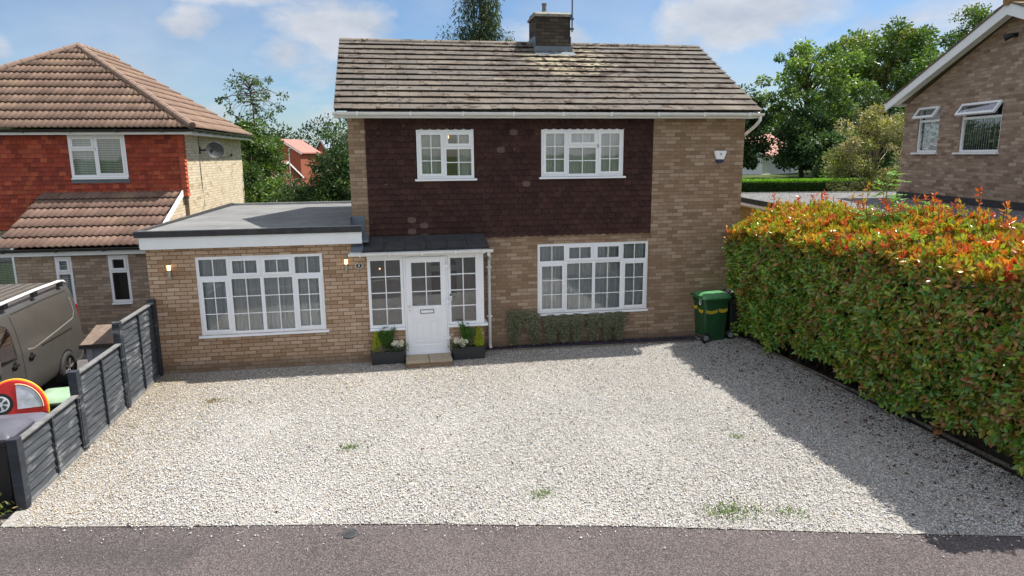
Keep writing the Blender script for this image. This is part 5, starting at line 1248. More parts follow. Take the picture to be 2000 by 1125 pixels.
# ------------------------------------------------------------------ WHEELIE BINS
def bin_parts(t, col, lidcol, w=.56, d=.70, h=1.06, lid=True, dirty=.0):
    bm_ = simple('bin_plastic', col, .38, .18, 5); lm = simple('bin_lid_plastic', lidcol, .36, .18, 5)
    # local: +y is the front, hinge and wheels at -y
    mb = MB(); N = 5; prof = [(0.04, .80, .78), (.08, .82, .80), (h-.16, .95, .95), (h-.15, 1.0, 1.0), (h-.07, 1.0, 1.0)]
    def ring(sx, sy, z, r=.05):
        pts = []
        for cx, cy, a0 in ((1, 1, 0), (-1, 1, 90), (-1, -1, 180), (1, -1, 270)):
            for k in range(4): a = R(a0+k*30); pts.append((cx*(w/2*sx-r)+r*math.cos(a), cy*(d/2*sy-r)+r*math.sin(a)+(1-sy)*d*.10, z))
        return pts
    base = 0; n = 16
    for z, sx, sy in prof:
        for p in ring(sx, sy, z): mb.v.append(p); mb.c.append((1, 1, 1))
    for j in range(len(prof)-1):
        for i in range(n): mb.f.append((j*n+i, j*n+(i+1) % n, (j+1)*n+(i+1) % n, (j+1)*n+i)); mb.m.append(0)
    mb.f.append(tuple(range(n))[::-1]); mb.m.append(0); mb.f.append(tuple((len(prof)-1)*n+i for i in range(n))); mb.m.append(0)
    body = mb.build('body', bm_, t)
    body.data.polygons.foreach_set('use_smooth', [True]*len(body.data.polygons)); body.data.set_sharp_from_angle(angle=R(35))
    mb = MB()
    for i in range(-3, 4): mb.box(i*.06-.008, i*.06+.008, -d/2-.012, -d/2+.02, h-.17, h-.06)
    mb.build('rim_ribs', bm_, body)
    mb = MB(); mb.tube([(-w*.36, -d/2-.02, h-.05), (-w*.36, -d/2-.075, h-.03), (w*.36, -d/2-.075, h-.03), (w*.36, -d/2-.02, h-.05)], .016, 8); mb.build('handle', bm_, t)
    if lid:
        mb = MB(); lw, ld = w/2+.025, d/2+.03; prof = [(1.0, 1.0, h-.085), (1.0, 1.0, h-.055), (.93, .94, h-.03), (.72, .78, h+.015), (.4, .5, h+.032)]
        r = .06
        for sx, sy, z in prof:
            for cx, cy, a0 in ((1, 1, 0), (-1, 1, 90), (-1, -1, 180), (1, -1, 270)):
                for k in range(4): a = R(a0+k*30); mb.v.append((cx*(lw*sx-r*sx)+r*sx*math.cos(a), cy*(ld*sy-r*sy)+r*sy*math.sin(a), z)); mb.c.append((1, 1, 1))
        for j in range(4):
            for i in range(16): mb.f.append((j*16+i, j*16+(i+1) % 16, (j+1)*16+(i+1) % 16, (j+1)*16+i)); mb.m.append(0)
        mb.f.append(tuple(64+i for i in range(16))); mb.m.append(0)
        lo = mb.build('lid', lm, t); lo.data.polygons.foreach_set('use_smooth', [True]*len(lo.data.polygons)); lo.data.set_sharp_from_angle(angle=R(30))
    mb = MB(); mb.tube([(-w/2-.0, -d/2+.06, .10), (w/2, -d/2+.06, .10)], .014, 8); mb.build('axle', M['steel'], t)
    for sg in (1, -1):
        wl = MB(); wl.lathe([(.05, -.03), (.09, -.035), (.105, -.02), (.105, .02), (.09, .035), (.05, .03)], 20, (sg*(w/2-.005), -d/2+.06, .105), 'x'); wo = wl.build('wheel', M['black_plastic'], t)
        hb = MB(); hb.lathe([(.06, -.005), (.055, .008), (.0, .012)], 14, (sg*(w/2+.03), -d/2+.06, .105), 'x'); hb.build('hub', simple('grey_hub', (.22, .22, .22), .5), wo)
    return body
GRN = (.018, .075, .028); GRL = (.085, .26, .11); BLK = (.022, .022, .024)  # GRL: sun and sky sheen on the lid painted in as lighter green
tb = thing('wheelie_bin', 'dark green wheelie bin with yellow tape and number 8 by the brick wall', 'wheelie bin', (8.33, -.20, .012), R(-86)); bd = bin_parts(tb, GRN, GRL, .56, .62, 1.03)
tape = simple('yellow_tape', (.52, .38, .03), .5, .2, 9)
mb = MB(); zt = .67
def bx(z): return .95-(.95-.82)*((.90-z)/.82)
def band(mb, face, a, b, z0, z1, off=.004):
    for (p, q) in ((a, b),):
        N = 8
        for i in range(N):
            u0, u1 = p+(q-p)*i/N, p+(q-p)*(i+1)/N; sag = lambda u: -.03*math.sin(math.pi*(u-p)/(q-p))
            P = []
            for u, z in ((u0, z0+sag(u0)), (u1, z0+sag(u1)), (u1, z1+sag(u1)), (u0, z1+sag(u0))):
                k = bx(z)
                if face == 'side': P.append((.28*k+off, u, z))
                else: P.append((u, -.33*k+(1-k)*.066-off, z))
            mb.face(P)
# local -y is the back (faces -x in the world), local +x faces the camera
band(mb, 'side', -.255, .02, .645, .715); mb.build('tape', tape, bd); mb = MB(); band(mb, 'side', .05, .255, .66, .735); mb.build('tape', tape, bd)
mb = MB(); band(mb, 'back', -.22, -.02, .70, .77); mb.build('tape', tape, bd); mb = MB(); band(mb, 'back', .03, .22, .655, .725); mb.build('tape', tape, bd)
text_mesh('8', .20, 'bin_number', M['white_paint'], bd, (.10, -.33*bx(.86)+(1-bx(.86))*.066-.006, .86), (R(90), 0, 0))
tb = thing('wheelie_bin', 'black wheelie bin with number 8 half hidden by the hedge end', 'wheelie bin', (9.02, -.06, .012), R(-90)); bd = bin_parts(tb, BLK, (.03, .03, .033), .56, .66)
text_mesh('8', .20, 'bin_number', M['white_paint'], bd, (.10, -.33*bx(.84)+(1-bx(.84))*.066-.006, .84), (R(90), 0, 0))
text_mesh('8', .18, 'bin_number', simple('grey_number', (.4, .4, .4), .5), bd, (.285, -.12, .82), (R(90), 0, R(90)))
tb = thing('wheelie_bin', 'grey-lidded black wheelie bin nearest the road behind the fence end', 'wheelie bin', (-3.28, -5.02, terrain(-3.28, -5.02)+.03), R(-90)); bin_parts(tb, BLK, (.085, .085, .105), .58, .72)
tb = thing('wheelie_bin', 'grey-lidded black wheelie bin between the play tent and the nearest bin', 'wheelie bin', (-3.34, -4.42, terrain(-3.34, -4.4)+.03), R(-88)); bin_parts(tb, BLK, (.10, .10, .125), .58, .72)
tb = thing('wheelie_bin', 'open green wheelie bin with no lid beside the red play tent', 'wheelie bin', (-3.33, -3.72, terrain(-3.33, -3.7)+.0), R(-88)); bin_parts(tb, (.03, .14, .05), GRL, .56, .70, 1.02, lid=False)
tb = thing('wheelie_bin', 'pale green lidded wheelie bin behind the tall fence panel by the van', 'wheelie bin', (-3.36, -2.85, terrain(-3.36, -2.85)+.03), R(-84)); bin_parts(tb, (.02, .06, .025), (.26, .38, .25), .58, .72)

# ------------------------------------------------------------------ PLAY TENT, STORE, VEGETATION NEAR THE HOUSE
def tent():
    t = thing('play_tent', 'folded red pop-up play tent with yellow rim and wheel print on the bins', 'play tent', (-3.78, -3.38, .50), R(6)); t.rotation_euler = (R(-8), 0, R(8)); r = .385
    a = [math.pi*i/28-.15+.3*i/28 for i in range(29)]
    mb = MB(); mb.prism([(r*math.cos(q), r*1.15*math.sin(q)) for q in a], 'y', -.04, .04); fb = mb.build('fabric', simple('red_fabric', (.62, .02, .018), .45, .12, 6, bump=.4, bscale=9), t, bevel=.015)
    mb = MB(); mb.tube([(r*1.01*math.cos(q), 0, r*1.16*math.sin(q)) for q in a], .017, 8); mb.build('rim', simple('yellow_trim', (.72, .40, .02), .5), t)
    mb = MB(); b = [math.pi*i/20*.5+.02 for i in range(21)]; mb.prism([(.03, .03)]+[(.03+.30*math.cos(q), .03+.34*math.sin(q)) for q in b]+[(.03, .37)], 'y', -.046, -.041); mb.build('window_print', simple('white_print', (.62, .60, .66), .35, .3, 9), fb)
    mb = MB(); mb.tube([(.03+.315*math.cos(q), -.044, .03+.355*math.sin(q)) for q in b], .007, 6); mb.build('print_trim', simple('cream_trim', (.72, .62, .35), .5), fb)
    cx, cz = -.17, .12
    mb = MB(); mb.lathe([(.155, -.046), (.155, -.041)], 26, (cx, 0, cz), 'y'); wp = mb.build('tyre_print', M['black_plastic'], fb)
    mb = MB(); mb.lathe([(.112, -.050), (.112, -.046)], 24, (cx, 0, cz), 'y'); mb.build('wheel_print', M['white_paint'], fb)
    mb = MB()
    for k in range(6):
        q = math.pi*k/3+.3; mb.prism([(cx+.035*math.cos(q-.35), cz+.035*math.sin(q-.35)), (cx+.095*math.cos(q-.30), cz+.095*math.sin(q-.30)), (cx+.095*math.cos(q+.30), cz+.095*math.sin(q+.30)), (cx+.035*math.cos(q+.35), cz+.035*math.sin(q+.35))], 'y', -.053, -.050)
    mb.build('spoke_print', simple('grey_print', (.07, .07, .08), .5), fb)
tent()
def store():
    t = thing('garden_store', 'low grey timber store with brown felt lid behind the fence', 'garden store', (-3.75, 1.0, terrain(-3.75, 1.0)-.06), R(2)); h = 1.0
    mb = MB(); 
    for k in range(8): mb.box(-.68, .95, -.40+.002*(k % 2), .40, k*.125, k*.125+.118)
    mb.box(-.66, .93, -.39, .39, 0, 1.0); mb.build('boarding', simple('lilac_grey_boards', (.30, .31, .36), .6, .08, 5), t)
    mb = MB(); mb.box(-.70, -.60, -.415, -.39, 0, 1.0); mb.build('corner_board', simple('pale_grey_board', (.40, .41, .45), .6), t)
    mb = MB(); mb.prism([(-.50, .98), (-.50, 1.02), (.45, 1.20), (.45, 1.16)], 'x', -.78, 1.02); mb.build('lid', simple('brown_felt', (.16, .115, .09), .9, .25, 8, bump=.5), t)
    mb = MB(); mb.box(-.785, 1.025, -.53, -.5, .95, 1.03); mb.build('lid_edge', simple('dark_trim', (.05, .038, .032), .8), t)
store()
def planter(x, label, sx, labels):
    t = thing('planter', label, 'planter', (x, -.56, .015)); w = .31
    dk = simple('charcoal_planter', (.022, .023, .026), .5)
    mb = MB(); mb.prism([(-w, 0), (w, 0), (w+.012, .235), (-w-.012, .235)], 'y', -.105, .105); tr = mb.build('trough', dk, t, bevel=.008)
    mb = MB(); mb.box(-w-.02, w+.02, -.118, -.09, .225, .25); mb.box(-w-.02, w+.02, .09, .118, .225, .25); mb.box(-w-.02, -w+.01, -.09, .09, .225, .25); mb.box(w-.01, w+.02, -.09, .09, .225, .25); mb.build('rim', dk, tr, bevel=.005)
    mb = MB(); mb.box(-w+.01, w-.01, -.09, .09, .2, .245); mb.build('soil', M['gravel_bed'] if False else simple('potting_soil', (.03, .02, .014), .95), t)
    rs = np.random.default_rng(int(x*100)); z0 = .255
    def plant(name, lab, cat, px, h, fn):
        o = thing(name, lab, cat, (x+px, -.56, z0)); fn(o, rs); return o
    def conifer(o, rs):
        n = 1500; z = rs.uniform(0, 1, n); r = .095*(1-z)**.6*rs.uniform(.5, 1, n); a = rs.uniform(0, 6.28, n); P = np.stack([r*np.cos(a), r*np.sin(a), z*.38], 1); D = np.stack([np.cos(a)*.5, np.sin(a)*.5, np.ones(n)], 1)+rs.normal(0, .25, (n, 3))
        leaf_obj('foliage', P, D, .04, .012, pal_pick([(.46, .54, .05), (.36, .48, .05), (.54, .56, .07)], n, rs), M['leaf'], o); mb = MB(); mb.tube([(0, 0, -.04), (0, 0, .25)], .008, 5); mb.build('stem', M['bark'], o)
    def shrub(o, rs):
        n = 1700; Ps, Ds = [], []; mb = MB()
        for k in range(26):
            a = rs.uniform(0, 6.28); tip = np.array([.19*math.cos(a)*rs.uniform(.3, 1), .09*math.sin(a), rs.uniform(.28, .50)]); mb.tube([(0, 0, -.03), tip*.5, tip], .003, 4); f = rs.uniform(.3, 1, 60)[:, None]; Ps.append(tip*f+rs.normal(0, .012, (60, 3))); Ds.append(np.repeat(tip[None], 60, 0)*2+rs.normal(0, .5, (60, 3)))
        mb.build('stem', M['bark'], o); P = np.concatenate(Ps); leaf_obj('foliage', P, np.concatenate(Ds),   .042, .018, pal_pick([(.06, .16, .03), (.08, .20, .035), (.11, .24, .04)], len(P), rs), M['leaf'], o)
    def flowers(o, rs):
        n = 700; P = rs.normal(0, 1, (n, 3))*np.array([.085, .05, .03])+np.array([0, -.03, .05]); leaf_obj('leaves', P, rs.normal(0, .6, (n, 3))+np.array([0, -.3, .6]), .045, .02, pal_pick([(.05, .10, .03), (.09, .12, .05)], n, rs), M['leaf'], o)
        Ps, Ds = [], []
        for k in range(11):
            c = np.array([rs.uniform(-.11, .11), rs.uniform(-.11, -.03), rs.uniform(.05, .19)])
            for j in range(30): d = unit(rs.normal(0, 1, 3)); Ps.append(c+d*.016); Ds.append(d+np.array([0, -.2, .3]))
        leaf_obj('petals', np.array(Ps), np.array(Ds), .036, .032, np.full((len(Ps), 3), .85), M['leaf'], o)
    plant('small_conifer', labels[0], 'conifer', -.21*sx, .35, conifer); plant('leafy_shrub', labels[1], 'shrub', -.0*sx-.02, .45, shrub); plant('white_flowers', labels[2], 'flowers', .17 if sx > 0 else -.16, .2, flowers)
    if sx > 0:
        def dry(o, rs):
            n = 350; P = rs.normal(0, 1, (n, 3))*np.array([.09, .04, .03])+np.array([0, -.04, .04]); leaf_obj('leaves', P, rs.normal(0, .7, (n, 3))+np.array([0, -.2, .5]), .05, .012, pal_pick([(.30, .25, .17), (.22, .2, .12), (.40, .36, .30)], n, rs), M['leaf'], o)
        plant('dried_plant', 'dried grey-brown flowers in the planter left of the door', 'plant', -.16, .2, dry)
planter(1.40, 'dark grey trough planter left of the front door', 1, ['small yellow-green conifer in the planter left of the door', 'green leafy shrub in the planter left of the door', 'white flowers in the planter left of the door'])
planter(2.99, 'dark grey trough planter right of the front door', -1, ['small yellow-green conifer in the planter right of the door', 'green leafy shrub in the planter right of the door', 'white flowers in the planter right of the door'])
WHO = ['leftmost variegated wall shrub, set clear of the window sill', 'leaning variegated wall shrub under the left end of the window sill', 'third variegated wall shrub from the left under the window', 'fourth variegated wall shrub from the left under the window', 'fifth variegated wall shrub, just left of the gap under the window', 'sixth variegated wall shrub, just right of the gap under the window', 'seventh variegated wall shrub from the left under the window', 'rightmost variegated wall shrub under the window']
for i, (cx, wv, tp) in enumerate([(4.0, .15, .84), (4.42, .17, .82), (4.79, .15, .70), (5.07, .14, .70), (5.36, .13, .70), (5.72, .15, .70), (6.03, .12, .70), (6.28, .13, .70)]):
    o = thing('wall_shrub', WHO[i], 'shrub', (cx, -.10, .03), 0, 'variegated shrubs trained on the wall'); rs = np.random.default_rng(40+i); n = 4200
    z = rs.uniform(0, 1, n)**.75; k = np.clip(.35+.75*z, 0, 1)*np.where(z > .85, np.sqrt(np.clip((1.02-z)/.17, 0, 1)), 1); x = wv*1.22*k*rs.uniform(-1, 1, n)-(.14*(z-.3) if i == 1 else 0)*1; y = rs.uniform(-.11, .07, n)*k
    lum = .04*np.sin(z*20+x*25+i); P = np.stack([x+lum*.4, y, .06+z*(tp-.1)], 1); D = rs.normal(0, .7, (n, 3))+np.array([0, -.4, .3])
    c = pal_pick([(.27, .29, .19), (.33, .34, .23), (.55, .54, .43), (.16, .19, .10), (.20, .22, .14)], n, rs); leaf_obj('foliage', P, D, .030, .016, c, M['leaf'], o)
    mb = MB(); mb.tube([(0, 0, 0), (0, .02, .3), (.02, .03, tp*.8)], [.012, .008, .004], 6); mb.build('stem', M['bark'], o)
# weeds, fallen leaves, stop-tap cover
WL = ['largest green weed tuft in the gravel near the road', 'small weed tuft near the road edge, right of the largest weed', 'sparse weed tuft in the gravel near the road, right of the tap cover', 'lone weed tuft in the middle of the gravel', 'flat weed at the edge of the hedge shadow', 'small brown weed near the fence']
for i, (x, y, s, n) in enumerate([(5.18, -7.12, .19, 260), (5.85, -7.28, .12, 80), (3.18, -6.30, .11, 75), (.85, -4.5, .08, 80), (6.25, -5.25, .09, 40), (-1.46, -2.18, .1, 90)]):
    o = thing('weed', WL[i], 'weed', (x, y, .015), 0, 'weeds in the gravel'); rs = np.random.default_rng(60+i); P = rs.normal(0, 1, (n, 3))*np.array([s, s*.6, .0]); P[:, 2] = rs.uniform(0, .015, n); D = rs.normal(0, .6, (n, 3)); D[:, 2] = np.abs(D[:, 2])+.3
    leaf_obj('leaves', P, D, .05, .013, pal_pick([(.10, .19, .03), (.16, .25, .04), (.08, .15, .03)] if i != 5 else [(.25, .19, .10), (.2, .16, .08)], n, rs), M['leaf'], o)
def litter():
    rs = np.random.default_rng(70); n = 900
    y = rs.uniform(-8, -.5, n); x = 9.05-np.abs(rs.normal(0, .75, n)); m = 60; x[:m] = rs.uniform(-1.5, 8.5, m); y[:m] = rs.uniform(-6.5, -1, m)
    k = 1500; x = np.concatenate([x, rs.uniform(9.1, 10, k)]); y = np.concatenate([y, rs.uniform(-8.3, 0, k)]); n += k
    P = np.stack([x, y, np.full(n, .034)], 1); D = rs.normal(0, 1, (n, 3))*np.array([1, 1, .12])
    o = leaf_obj('fallen_leaves', P, D, rs.uniform(.03, .07, n), .025, pal_pick([(.035, .022, .014), (.06, .035, .02), (.14, .04, .025), (.025, .02, .015)], n, rs), M['leaf']); tag(o, 'dark fallen leaves scattered beside the hedge', 'fallen leaves', kind='stuff')
litter()
mb = MB(); mb.lathe([(.0, 0.002), (.085, .002), (.085, .012), (.078, .014), (.076, .010), (.0, .010)], 26, (0, 0, 0))
for i in range(-3, 4):
    for j in range(-3, 4):
        if i*i+j*j < 10: mb.box(i*.02-.006, i*.02+.006, j*.02-.006, j*.02+.006, .009, .014)
tc = mb.build('tap_cover', simple('worn_iron', (.045, .048, .052), .5, .3, 20), None, loc=(.97, -6.73, 0)); tag(tc, 'small round black iron water cover set in the pavement', 'tap cover')
o = thing('verge_plant', 'straggly yellow-green plant at the foot of the nearest bin', 'plant', (-3.05, -5.62, 0)); rs = np.random.default_rng(80); n = 260; leaf_obj('leaves', rs.normal(0, 1, (n, 3))*np.array([.12, .1, .05])+np.array([-.05, 0, .1]), rs.normal(0, 1, (n, 3))+np.array([0, 0, .6]), .06, .02, pal_pick([(.20, .22, .04), (.12, .16, .04), (.3, .26, .08)], n, rs), M['leaf'], o)
mb = MB(); mb.tube([(0, 0, 0), (-.05, 0, .1)], .006, 5); mb.build('stem', M['bark'], o)

# ------------------------------------------------------------------ BACKGROUND
GR = [(.065, .125, .025), (.085, .15, .03), (.105, .17, .035), (.05, .10, .022)]
GL = [(.11, .19, .035), (.13, .21, .04), (.085, .16, .03), (.06, .12, .028)]
DK = [(.035, .080, .022), (.048, .10, .028), (.028, .065, .02), (.06, .11, .03)]
def T(x, y): return terrain(x, y)
make_tree('conifer', 'tall drooping conifer rising behind the roof ridge', 'tree', (5.5, 14.5, -.6), 13, 1.75, 8.0, 4.6, [(.035, .07, .025), (.05, .085, .03), (.03, .055, .03), (.07, .10, .03)], 120, 210, .17, .16, .42, 70, 3, droop=.45, cone=.55, aspect=.22, flat=1.3, shell=.25)
make_tree('slender_tree', 'tall thin open-crowned tree beyond the left neighbour', 'tree', (-6.5, 32, T(-6.5, 32)), 9, 1.9, 7.9, 1.75, [(.06, .10, .035), (.075, .12, .035), (.05, .085, .03)], 62, 26, .17, .085, .22, 62, 12, low=-.95, shell=.5)
make_tree('broadleaf_tree', 'leafy tree at the foot of the thin tree', 'tree', (-6.6, 30.5, T(-6.6, 30)), 7, 1.9, 4.3, 2.3, GR, 60, 190, .20, .14, .62, 20, 4)
make_tree('garden_shrub', 'mid-green shrub against the left neighbour back corner', 'shrub', (-3.75, 13.3, -.55), 4, .95, 2.7, 1.75, GR, 60, 200, .12, .07, .36, 20, 5)
make_tree('garden_shrub', 'light green shrub between the left neighbour and dark conifers', 'shrub', (-2.35, 13.2, -.55), 3.6, 1.0, 2.2, 1.5, GL, 55, 200, .12, .06, .36, 20, 6)
make_tree('garden_shrub', 'low yellow-green shrub beside the small ochre gable', 'shrub', (-2.25, 11.2, -.55), 2.7, .6, 1.8, .95, [(.13, .18, .03), (.17, .20, .03), (.09, .15, .03)], 36, 180, .09, .05, .28, 14, 7)
make_tree('conifer_bush', 'large dark conifer bush against the left end of the house', 'conifer', (.05, 9.4, -.55), 5.6, 1.15, 2.75, 2.5, DK+[(.045, .10, .03)], 130, 230, .13, .12, .42, 30, 8, cone=.25, aspect=.3)
make_tree('conifer_bush', 'lower dark conifer bush behind the flat extension roof', 'conifer', (-1.35, 9.9, -.55), 4.4, .95, 2.2, 1.75, DK+[(.05, .10, .03)], 100, 210, .12, .1, .38, 26, 9, cone=.3, aspect=.3)
rt = 'trees on the rise behind the right neighbour'
make_tree('broadleaf_tree', 'tall airy light green tree in the middle of the right background', 'tree', (39.5, 44.5, T(39.5, 44)), 13.2, 4.3, 7.8, 4.7, [(.14, .23, .05), (.17, .27, .055), (.11, .19, .045), (.085, .16, .035)], 105, 110, .33, .22, .72, 70, 31, shell=.35)
make_tree('broadleaf_tree', 'dark dense tree at the right edge of the main house', 'tree', (32.5, 44.5, T(32, 44)), 9, 2.7, 4.4, 3.7, DK, 80, 230, .30, .2, .85, 16, 32)
make_tree('broadleaf_tree', 'dark green low tree under the tall airy tree', 'tree', (38.5, 41, T(38, 41)), 7, 3.2, 3.3, 2.7, DK, 80, 230, .28, .2, .85, 16, 36)
make_tree('broadleaf_tree', 'big deep green tree between the airy tree and the right house', 'tree', (55, 54, T(55, 54)), 16.5, 6.4, 9.5, 6.2, [(.08, .15, .03), (.10, .18, .035), (.065, .13, .03), (.15, .20, .04)], 150, 180, .40, .3, 1.25, 40, 33)
make_tree('broadleaf_tree', 'dark tree low behind the olive-coloured shrub', 'tree', (46, 46, T(46, 46)), 9, 4.2, 4.2, 3.6, DK, 90, 220, .32, .2, 1.0, 16, 34)
make_tree('broadleaf_tree', 'thin feathery tree top showing over the right roof slope', 'tree', (64, 52, T(64, 52)), 17, 3.2, 14.2, 3.2, GR, 60, 70, .3, .2, .8, 40, 35)
make_tree('olive_shrub', 'large olive and straw coloured shrub with bare stems beside the right house', 'shrub', (23.4, 14.3, T(23.4, 14.3)), 5.9, 1.95, 3.2, 2.7, [(.22, .24, .07), (.27, .26, .11), (.17, .19, .055), (.32, .29, .16)], 110, 170, .12, .10, .42, 60, 41, bark='bark_pale')
make_tree('young_tree', 'young green tree behind the clipped hedge', 'tree', (33, 31.5, T(33, 31)), 3.4, .8, 1.5, 1.4, DK+GR, 40, 160, .16, .06, .4, 14, 42)
def box_hedge():
    t = thing('clipped_hedge', 'low clipped hedge with bright lime green top beyond the garage roof', 'hedge', (25.2, 23.2, 0), R(-10.2)); rs = np.random.default_rng(90); zb, zt = .75, 2.42
    mb = MB(); mb.box(-4.9, 4.9, -.5, .55, zb, zt-.12); mb.build('stems', simple('hedge_core', (.012, .02, .008), .95), t)
    n = 16000; x = rs.uniform(-5, 5, n); y = rs.uniform(-.6, .65, n); z = zt+rs.normal(0, .035, n)-.04; D = rs.normal(0, .5, (n, 3))+np.array([0, 0, .9]); c = pal_pick([(.16, .36, .02), (.20, .42, .03), (.13, .30, .02)], n, rs)  # sunlight on the top put into lighter leaf colours
    m = 16000; x2 = rs.uniform(-5, 5, m); z2 = rs.uniform(zb, zt-.05, m); y2 = -.55+rs.exponential(.05, m)*.8-.04; D2 = rs.normal(0, .5, (m, 3))+np.array([0, -.7, .2]); c2 = pal_pick([(.035, .085, .015), (.05, .11, .02)], m, rs)  # shade on the side put into darker leaf colours
    P = np.concatenate([np.stack([x, y, z], 1), np.stack([x2, y2, z2], 1)]); leaf_obj('foliage', P, np.concatenate([D, D2]), .10, .045, np.concatenate([c, c2]), M['leaf'], t)
box_hedge()
def gable_house(name, label, x, y, rz, w, d, eave, apex, wall, roofc, roofname, z0=None, over=.3, gable_trim=True, extra=None):
    z0 = T(x, y)-.3 if z0 is None else z0; t = thing(name, label, 'house' if name != 'outbuilding' else 'outbuilding', (x, y, z0), R(rz)); e, a = eave-z0, apex-z0
    mb = MB(); mb.prism([(-w/2, 0), (w/2, 0), (w/2, e), (0, a-.1), (-w/2, e)], 'y', 0, d); mb.build('wall', M[wall], t)
    sl = (a-e)/(w/2); mb = MB()
    for sg in (-1, 1): mb.prism([(0, a-.1), (sg*(w/2+over), e-sl*over-.1), (sg*(w/2+over), e-sl*over+.08), (0, a+.08)], 'y', -over*.7, d+over*.7)
    rm = simple(roofname, roofc, .85, .12, 1.5, bump=.3); mb.build('roof', rm, t)
    if gable_trim:
        mb = MB()
        for sg in (-1, 1): mb.prism([(0, a-.02), (sg*(w/2+over), e-sl*over-.02), (sg*(w/2+over), e-sl*over-.26), (0, a-.28)], 'y', -over*.7-.04, -over*.7)
        mb.build('bargeboard', M['white_paint'], t)
    if extra: extra(t, e, a)
    return t
def wins(*ws):
    def f(t, e, a):
        for (x, z, w, h) in ws:
            mb = MB(); mb.box(x-w/2, x+w/2, -.06, 0, z-h/2, z+h/2); wo = mb.build('window', M['upvc'], t); mb = MB(); mb.box(x-w/2+.1, x+w/2-.1, -.065, -.06, z-h/2+.1, z+h/2-.1); mb.build('pane', M['glass_dark'], wo)
    return f
gable_house('distant_house', 'distant red brick gabled house with pink roof and white verge', -14.3, 98.6, -24, 6.2, 5.5, 4.9, 6.75, 'brick_red', (.34, .15, .12), 'pink_tile', over=.4)
gable_house('distant_house', 'distant pink-roofed house with white gable in front of the red house', -16.6, 84, 60, 6, 9, 2.8, 5.2, 'brick_red', (.33, .15, .12), 'pink_tile_two', over=.35)
gable_house('distant_house', 'low pink-roofed house below the red gable', -12.0, 86, 52, 5, 6.5, 1.5, 3.5, 'brick_red', (.34, .155, .12), 'pink_tile_three', over=.35)
gable_house('distant_house', 'far house with blue-grey slate roof right of the red gable', -10.2, 121, -62, 8, 10, 4.6, 7.3, 'brick_red', (.22, .27, .31), 'grey_slate', over=.4)
gable_house('outbuilding', 'small ochre gable with dark verge behind the flat extension roof', -3.55, 14.0, -4, 2.1, 3, 1.55, 2.72, 'brick_ochre', (.07, .06, .055), 'dark_roof', z0=-.6, over=.10, gable_trim=False)
gable_house('distant_house', 'white rendered house with pink roof glimpsed past the right wall corner', 38.5, 56, -55, 7, 9, 4.0, 6.1, 'white_paint', (.36, .18, .15), 'pink_tile_four', over=.4, extra=wins((0, 1.4, 1.6, 1.2)))
mb = MB(); mb.tube([(0, 0, 0), (0, 0, 6.6)], .06, 8); mb.tube([(0, 0, 6.55), (.5, 0, 6.7)], .04, 6); o = mb.build('lamp_post', simple('pale_pole', (.42, .42, .40), .5), None, loc=(-9.0, 66, T(-9, 66))); tag(o, 'slim pale street lamp post in front of the distant houses', 'lamp post')
o = thing('gate_pier', 'small brick gate pier with ball cap on the far lawn', 'gate pier', (32.3, 34.4, T(32.3, 34.4))); mb = MB(); mb.box(-.28, .28, -.28, .28, 0, .55); mb.build('pier', M['brick_right'], o); mb = MB(); mb.box(-.34, .34, -.34, .34, .55, .65); mb.lathe([(.08, .65), (.15, .74), (.12, .84), (0, .88)], 10); mb.build('pier_cap', simple('stone_cap', (.38, .35, .30), .8), o)
mb = MB(); mb.box(-7, 7, -.12, .12, 0, .35); o = mb.build('garden_wall', M['brick_right'], None, loc=(29, 35.5, T(29, 35.5)), rot=(0, 0, R(-10))); tag(o, 'low brick garden wall beyond the clipped hedge', 'wall')
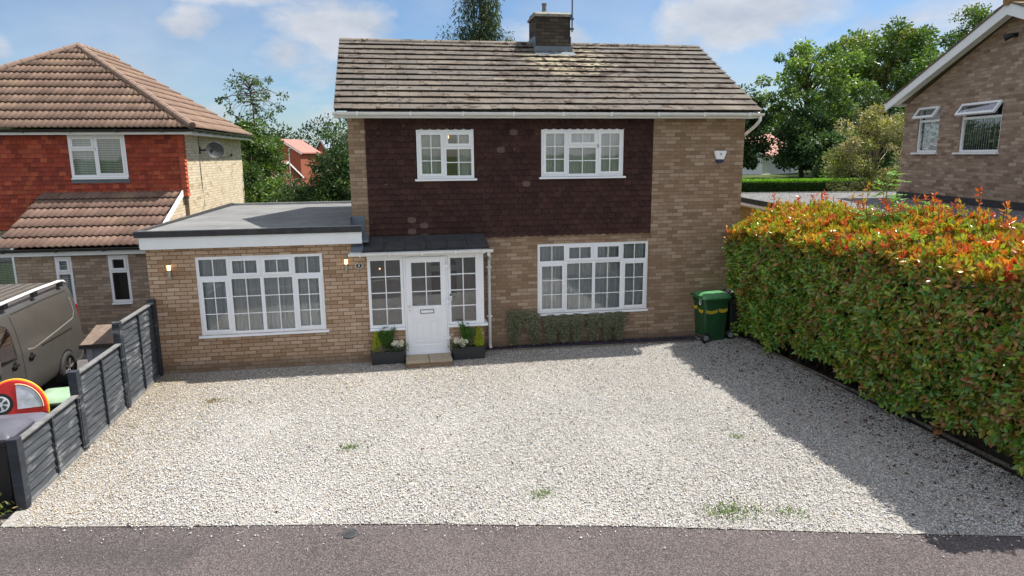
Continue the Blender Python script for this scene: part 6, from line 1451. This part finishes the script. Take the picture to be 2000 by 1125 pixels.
def wood(name, label, pts, h, seed, pal, dens=900):
    rs = np.random.default_rng(seed); Ps, Cs, Ds, Ls = [], [], [], []
    for (x, y, r, hh) in pts:
        n = dens; u = unit(rs.normal(size=(n, 3))); rad = rs.uniform(.6, 1, (n, 1)); z0 = T(x, y)
        P = u*rad*np.array([r, r, hh*.5])+np.array([x, y, z0+hh*.52]); P += np.sin(P*1.3)[:, [1, 2, 0]]*.5
        Ps.append(P); Cs.append(pal_pick(pal, 1, rs)*rs.uniform(.6, 1.4, (n, 1))); Ds.append(u+rs.normal(0, .5, (n, 3))); Ls.append(rs.uniform(.5, 1.2, n)*r*.16)
    L = np.concatenate(Ls); o = leaf_obj(name, np.concatenate(Ps), np.concatenate(Ds), L, L*.6, np.concatenate(Cs), M['leaf']); tag(o, label, 'wood', kind='stuff')
rs = np.random.default_rng(100)
pl = [(x+rs.uniform(-3, 3), 165+rs.uniform(-12, 12)+abs(x)*.2, rs.uniform(4.5, 7), rs.uniform(12, 16.5)) for x in np.arange(-95, 12, 4.5)]
wood('distant_wood', 'far wooded skyline behind the distant red-roofed houses', pl, 10, 3, [(.045, .075, .035), (.06, .09, .04), (.035, .06, .035), (.05, .085, .03)], 800)
pl = [(x+rs.uniform(-3, 3), 95+rs.uniform(-8, 8), rs.uniform(4.5, 7), rs.uniform(7, 10)) for x in np.arange(45, 170, 6)]
wood('background_wood', 'mass of dark trees behind the right-hand houses', pl, 10, 4, DK, 900)
make_tree('broadleaf_tree', 'round grey-green tree on the skyline left of the main house', 'tree', (-3.5, 108, T(-3.5, 108)), 11, 3.6, 6.7, 3.7, [(.06, .09, .05), (.07, .10, .055)], 60, 120, .5, .25, 1.1, 20, 51)
make_tree('broadleaf_tree', 'dark round tree on the skyline touching the house corner', 'tree', (2.5, 105, T(2.5, 105)), 10, 3.2, 6.2, 3.2, DK, 60, 140, .5, .25, 1.0, 14, 52)
make_tree('broadleaf_tree', 'grey-green tree behind the thin tree on the skyline', 'tree', (-19, 80, T(-19, 80)), 9, 3.6, 5.0, 3.6, [(.05, .085, .03), (.04, .075, .03)], 60, 160, .42, .25, 1.0, 14, 53)
